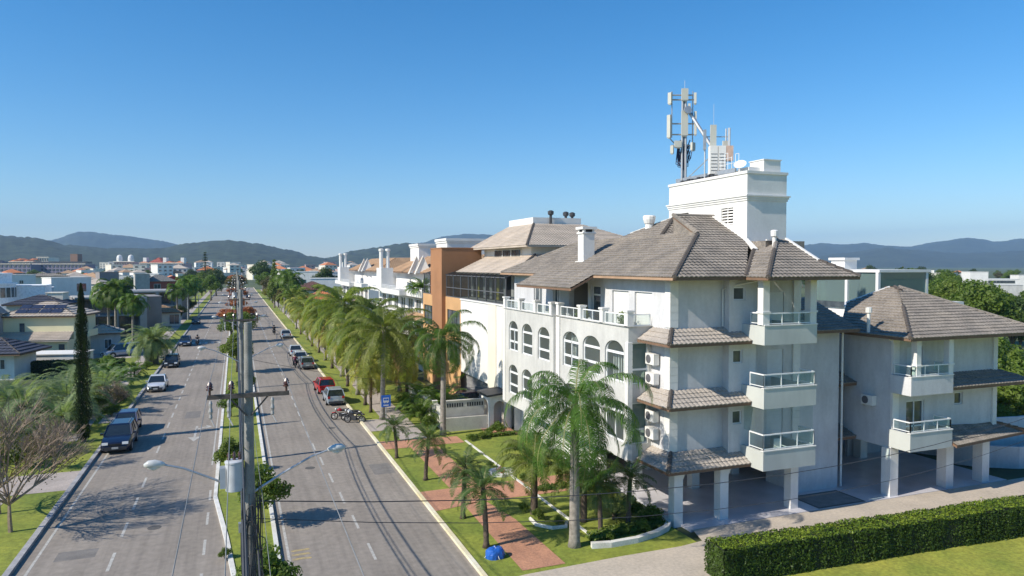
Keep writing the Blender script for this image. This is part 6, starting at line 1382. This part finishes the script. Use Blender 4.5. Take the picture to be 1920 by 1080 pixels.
# ---------------------------------------------------------------- bus stop sign, tarpaulin bundle
BS = thing('bus_stop_sign', 'blue bus stop sign with a white bus symbol at the right kerb', 'sign', (10.62, 54.24, .1)); MB().tube([(0,0,0),(0,0,2.9)], .035, 8).build('pole', STEEL, BS, world=False)
BLU = mat('sign_blue', (.02,.14,.55), .5, .03, 1); m = MB(); m.box(-.36,-.05,2.05,.36,-.02,2.95); m.build('panel', BLU, BS, world=False)
m = MB(); m.box(-.22,-.06,2.40,.22,-.051,2.75); m.box(-.14,-.06,2.34,-.06,-.051,2.40); m.box(.06,-.06,2.34,.14,-.051,2.40); m.box(-.2,-.06,2.14,.2,-.051,2.22); sy = m.build('bus_symbol', WHITE, BS, world=False)
m = MB(); m.box(-.18,-.064,2.55,-.01,-.0605,2.70); m.box(.01,-.064,2.55,.18,-.0605,2.70); m.build('bus_window', BLU, sy, world=False)
TB = thing('tarpaulin_bundle', 'bright blue tarpaulin bundle lying on the grass beside the brick path', 'bundle', (10.55, 29.35, .1)); m = MB(); random.seed(3); n1, n2 = 18, 9; idx = {}
for j in range(n2+1):
    for i in range(n1):
        t = 2*pi*i/n1; p = j/n2*pi*.5; r_ = cos(p)**.45*(1+.10*noise.noise(V((cos(t)*2, sin(t)*2, p*2)))+.04*sin(5*t)); idx[i, j] = m.vert((.44*r_*cos(t), .34*r_*sin(t), .44*sin(p)**.7*(1+.12*noise.noise(V((cos(t)*3, sin(t)*3, 5)))) ))
for j in range(n2):
    for i in range(n1): m.f.append((idx[i,j], idx[(i+1)%n1,j], idx[(i+1)%n1,j+1], idx[i,j+1])); m.m.append(0)
m.build('cover', mat('blue_tarpaulin', (.02,.12,.48), .4, .15, 6, bump=.8, bscale=6), TB, world=False)
m = MB(); m.tube([(-.5,0,.04),(-.2,-.02,.40),(.2,.02,.42),(.5,0,.05)], .012, 5); m.tube([(.05,-.4,.04),(0,-.1,.44),(0,.15,.44),(.02,.4,.04)], .012, 5); m.build('rope', WHITE, TB, world=False)
# ---------------------------------------------------------------- antennas on the tower roof
ANT = mat('antenna_shell', (.52,.52,.46), .6, .04, 2)
M1 = thing('antenna_mast', 'tall steel antenna mast with many pale panel antennas standing on the tower roof', 'antenna', (27.35, 39.7, 18.3))
m = MB()
for dx, dy in ((-.12,0),(.12,.1),(.05,-.18)): m.tube([(dx,dy,0),(dx*.8,dy*.8,6.0)], .075, 8)
for k in range(12): z = .3+k*.48; m.tube([(-.12,0,z),(.12,.1,z+.24),(.05,-.18,z+.48)], .03, 4)
m.tube([(.05,0,6),(.05,0,6.7)], .015, 4); m.tube([(.12,-.05,5.0),(1.25,-1.9,1.6)], .11, 6); m.tube([(.1,0,.2),(.8,-1.6,1.5)], .03, 5); m.build('mast', STEEL, M1, world=False)
r_ = V((.9327,-.3606,0)); fwd = V((-.36,-.93,0))
def panel(par, c, w_, h, d=.14, rot=0, m_=None):
    a = V((cos(rot), sin(rot), 0)); b = V((-sin(rot), cos(rot), 0)); mb = MB(); mb.obox(c, a*(w_/2), b*(d/2), (0,0,h/2)); mb.obox(V(c)+V((0,0,-h/2-.03)), a*(w_*.35), b*(d*.35), (0,0,.03)); mb.build('antenna_panel', m_ or ANT, par, world=False)
for off, z, w_, h, rot in ((0,5.75,.42,.75,-.37),(0,3.9,.42,1.6,-.37),(-.95,5.5,.26,.72,-1.2),(-1.0,3.7,.26,1.45,-1.2),(.68,5.5,.2,.7,.9),(.7,3.9,.2,1.5,.9),(-.42,2.55,.45,.42,-.37),(.55,2.4,.32,.5,.3),(-.8,2.2,.2,.5,-.9),(.3,4.9,.18,.5,.9)):
    c = r_*off+fwd*.22+V((0,0,z)); panel(M1, c, w_, h, .16, rot)
m = MB()
for z, a, b in ((5.45,-.95,.7),(5.75,-.9,.6),(3.9,-.9,.7),(3.2,-.9,.65),(2.5,-.8,.6)): m.tube([r_*a+V((0,0,z)), r_*b+V((0,0,z))], .05, 5)
for off in (-.78, .58): m.tube([r_*off+V((0,0,2.2 if off > 0 else 3.0)), r_*off+V((0,0,6.0))], .04, 5)
m.tube([r_*-.95+V((0,0,3.0)), r_*-.3+V((0,0,2.3))], .04, 5); m.build('bracket', STEEL, M1, world=False)
m = MB(); random.seed(14)
for k in range(34):
    a = r_*random.uniform(-.5,.6)+V((0,0,random.uniform(2.1,2.9))); b = r_*random.uniform(-.1,.12)+V((0,0,random.uniform(.8,2.0))); mid = (a+b)/2+r_*random.uniform(-.4,.4)+V((0,0,-.5)); m.tube([a, mid, b], .035, 4)
for k in range(4): m.tube([(.0+k*.04,-.1,2.0),(.02+k*.04,-.12,.1)], .022, 4)
m.build('cable', mat('dark_blue_cable', (.02,.025,.07), .6), M1, world=False)
m = MB(); m.tube([(0,-.4,4.7),(-.02,-.52,4.72)], .26, 14); m.build('microwave_drum', STEEL, M1, world=False)
M2 = thing('antenna_mast', 'short antenna cluster standing behind the white equipment cabinets', 'antenna', (27.5, 36.9, 18.3)); m = MB(); m.tube([(0,0,0),(0,0,3.3)], .06, 8); m.tube([r_*.85,r_*.85+V((0,0,3.1))], .045, 6); m.tube([r_*-.45,r_*-.45+V((0,0,3.0))], .045, 6); m.tube([r_*-.5+V((0,0,2.6)), r_*.95+V((0,0,2.6))], .03, 5); m.tube([(.1,0,3.3),(.1,0,4.6)], .012, 4); m.build('mast', STEEL, M2, world=False)
for off, z, w_, h, rot, mm in ((.02,2.6,.36,1.4,-.37,ANT),(-.5,2.4,.22,1.2,1.2,STEEL),(1.0,2.55,.3,1.1,.8,STEEL),(.75,2.1,.3,.45,-.3,ANT)): panel(M2, r_*off+fwd*.15+V((0,0,z)), w_, h, .14, rot, mm)
for i, (o_x, w_, mm, lab) in enumerate(((-.30, .46, WHITE, 'left slim white equipment cabinet on the tower roof'), (.20, .46, WHITE, 'middle slim white equipment cabinet on the tower roof'), (.66, .42, mat('peach_cabinet', (.66,.46,.36), .8), 'peach coloured equipment cabinet at the right of the white ones'))):
    c = V((27.55, 36.4, 18.55))+r_*o_x; t = thing('equipment_cabinet', lab, 'cabinet', c); q = MB(); q.obox((0,0,.85 if i < 2 else 1.25), r_*(w_/2), fwd*.25, (0,0,.85 if i < 2 else .45)); q.build('casing', mm, t, world=False)
    q = MB()
    for k in range(6 if i < 2 else 0): q.obox(fwd*.26+V((0,0,.2+k*.2)), r_*(w_*.4), fwd*.012, (0,0,.012))
    if i == 2:
        for s in (-.18, .18): q.tube([r_*s, r_*s+V((0,0,.8))], .03, 5)
    q.build('vent' if i < 2 else 'leg', DGREY if i < 2 else STEEL, t, world=False)
m = MB(); m.obox((27.3, 37.4, 18.55), (.06,0,0), (0,3.0,0), (0,0,.12)); m.obox((28.4, 37.4, 18.55), (.06,0,0), (0,3.0,0), (0,0,.12))
for k in range(7): m.obox((27.85, 34.6+k*.95, 18.48), (.55,0,0), (0,.05,0), (0,0,.05))
tag(m.build('roof_platform', STEEL), 'steel beam platform under the antennas on the tower roof', 'platform')
m = MB()
for k in range(11): m.obox((27.12, 36.0+k*.35, 18.40), (.05,0,0), (0,.12,0), (0,0,.05+.03*(k % 3)))
tag(m.build('cable_tray', DGREY), 'dark cable tray clutter along the tower roof edge below the mast', 'cable tray')
Lc = thing('cage_ladder', 'thin white ladder cage and handrail on the tower roof beside the cabinets', 'railing', (27.4, 35.3, 18.3)); m = MB()
for k, (dy, h) in enumerate(((.6,1.0),(.25,1.35),(-.05,1.35),(-.4,1.1),(-.75,1.2),(-1.05,1.2))): m.tube([(0,dy,0),(0,dy,h)], .02, 4)
for z in (.35,.7,1.05): m.tube([(0,.6,z),(0,-.4,z)], .018, 4)
m.tube([(0,-.75,1.2),(0,-1.05,1.2)], .02, 4); m.tube([(0,.25,1.35),(0,-.05,1.35)], .02, 4); m.tube([(0,-.4,.7),(0,-1.05,.7)], .018, 4); m.build('rail', ALU, Lc, world=False)
Ds = thing('satellite_dish', 'white satellite dish on the tower roof edge left of the tank boxes', 'dish', (27.3, 34.0, 18.35)); m = MB(); ax = V((-.55,-.45,.7)).normalized(); a = ax.orthogonal().normalized(); b = ax.cross(a); rg = []
for k in range(6):
    q = k/5; i = len(m.v); rg.append(i)
    for j in range(18): t = 2*pi*j/18; m.v.append(tuple(V((0,0,.4))+ax*(.12*q*q)+(a*cos(t)+b*sin(t))*(.36*q+.005)))
for k in range(5):
    for j in range(18): m.f.append((rg[k]+j, rg[k]+(j+1)%18, rg[k+1]+(j+1)%18, rg[k+1]+j)); m.m.append(0)
m.build('reflector', WHITE, Ds, smooth=True, world=False); m = MB(); m.tube([(0,0,0),(0,0,.4)], .025, 6); m.tube([V((0,0,.15)), V((0,0,.4))+ax*.35], .012, 4); m.build('mount', STEEL, Ds, world=False)
# low street furniture far left
for u, D, h, lab in ((351, 168, 6, 'plain white lamp post beside the olive tree on the left verge'), (372, 176, 5.5, 'second plain white post on the left verge')):
    x, y = at(u, D); t = thing('verge_post', lab, 'post', (x, y, 0)); MB().tube([(0,0,0),(0,0,h)], [.12,.08], 8).build('post', STEEL, t, world=False); MB().box(-.3,-.1,h,.3,.1,h+.15).build('lamp_head', WHITE, t, world=False)
for i, (x, y, s, lab) in enumerate([(19.5, 38.6, .55, 'potted leafy plant on the terrace beside the dark doorway'), (19.45, 33.6, .5, 'potted leafy plant on the terrace near the corner pillar'), (19.4, 42.6, .5, 'potted plant on the terrace at the far bay end')]):
    t = thing('potted_plant', lab, 'plant', (x, y, 9.28)); MB().lathe((0,0,0), [(.16,0),(.22,.34),(.24,.38),(.2,.38)], 12).build('pot', TILEO, t, world=False); mb = MB(); random.seed(40+i); crown(mb, [(0,0,.38+s*.8,s*.8,1.3)], 260, .09); mb.build('foliage', LEAFL, t, world=False)
# ---------------------------------------------------------------- haze
hm = bpy.data.materials.new('air'); hm.use_nodes = True; n = hm.node_tree; n.nodes.remove(n.nodes['Principled BSDF'])
pv = n.nodes.new('ShaderNodeVolumePrincipled'); pv.inputs['Color'].default_value = (.42,.68,1,1); pv.inputs['Density'].default_value = HAZE; pv.inputs['Anisotropy'].default_value = .0
n.links.new(pv.outputs[0], n.nodes['Material Output'].inputs['Volume'])
if HAZE: o = MB().box(-8500, -350, -40, 11500, 12500, 640).build('haze', hm); o['kind'] = 'stuff'
print('FACES', sum(len(o.data.polygons) for o in bpy.data.objects if o.type == 'MESH' and o.data.users), len(bpy.data.objects))
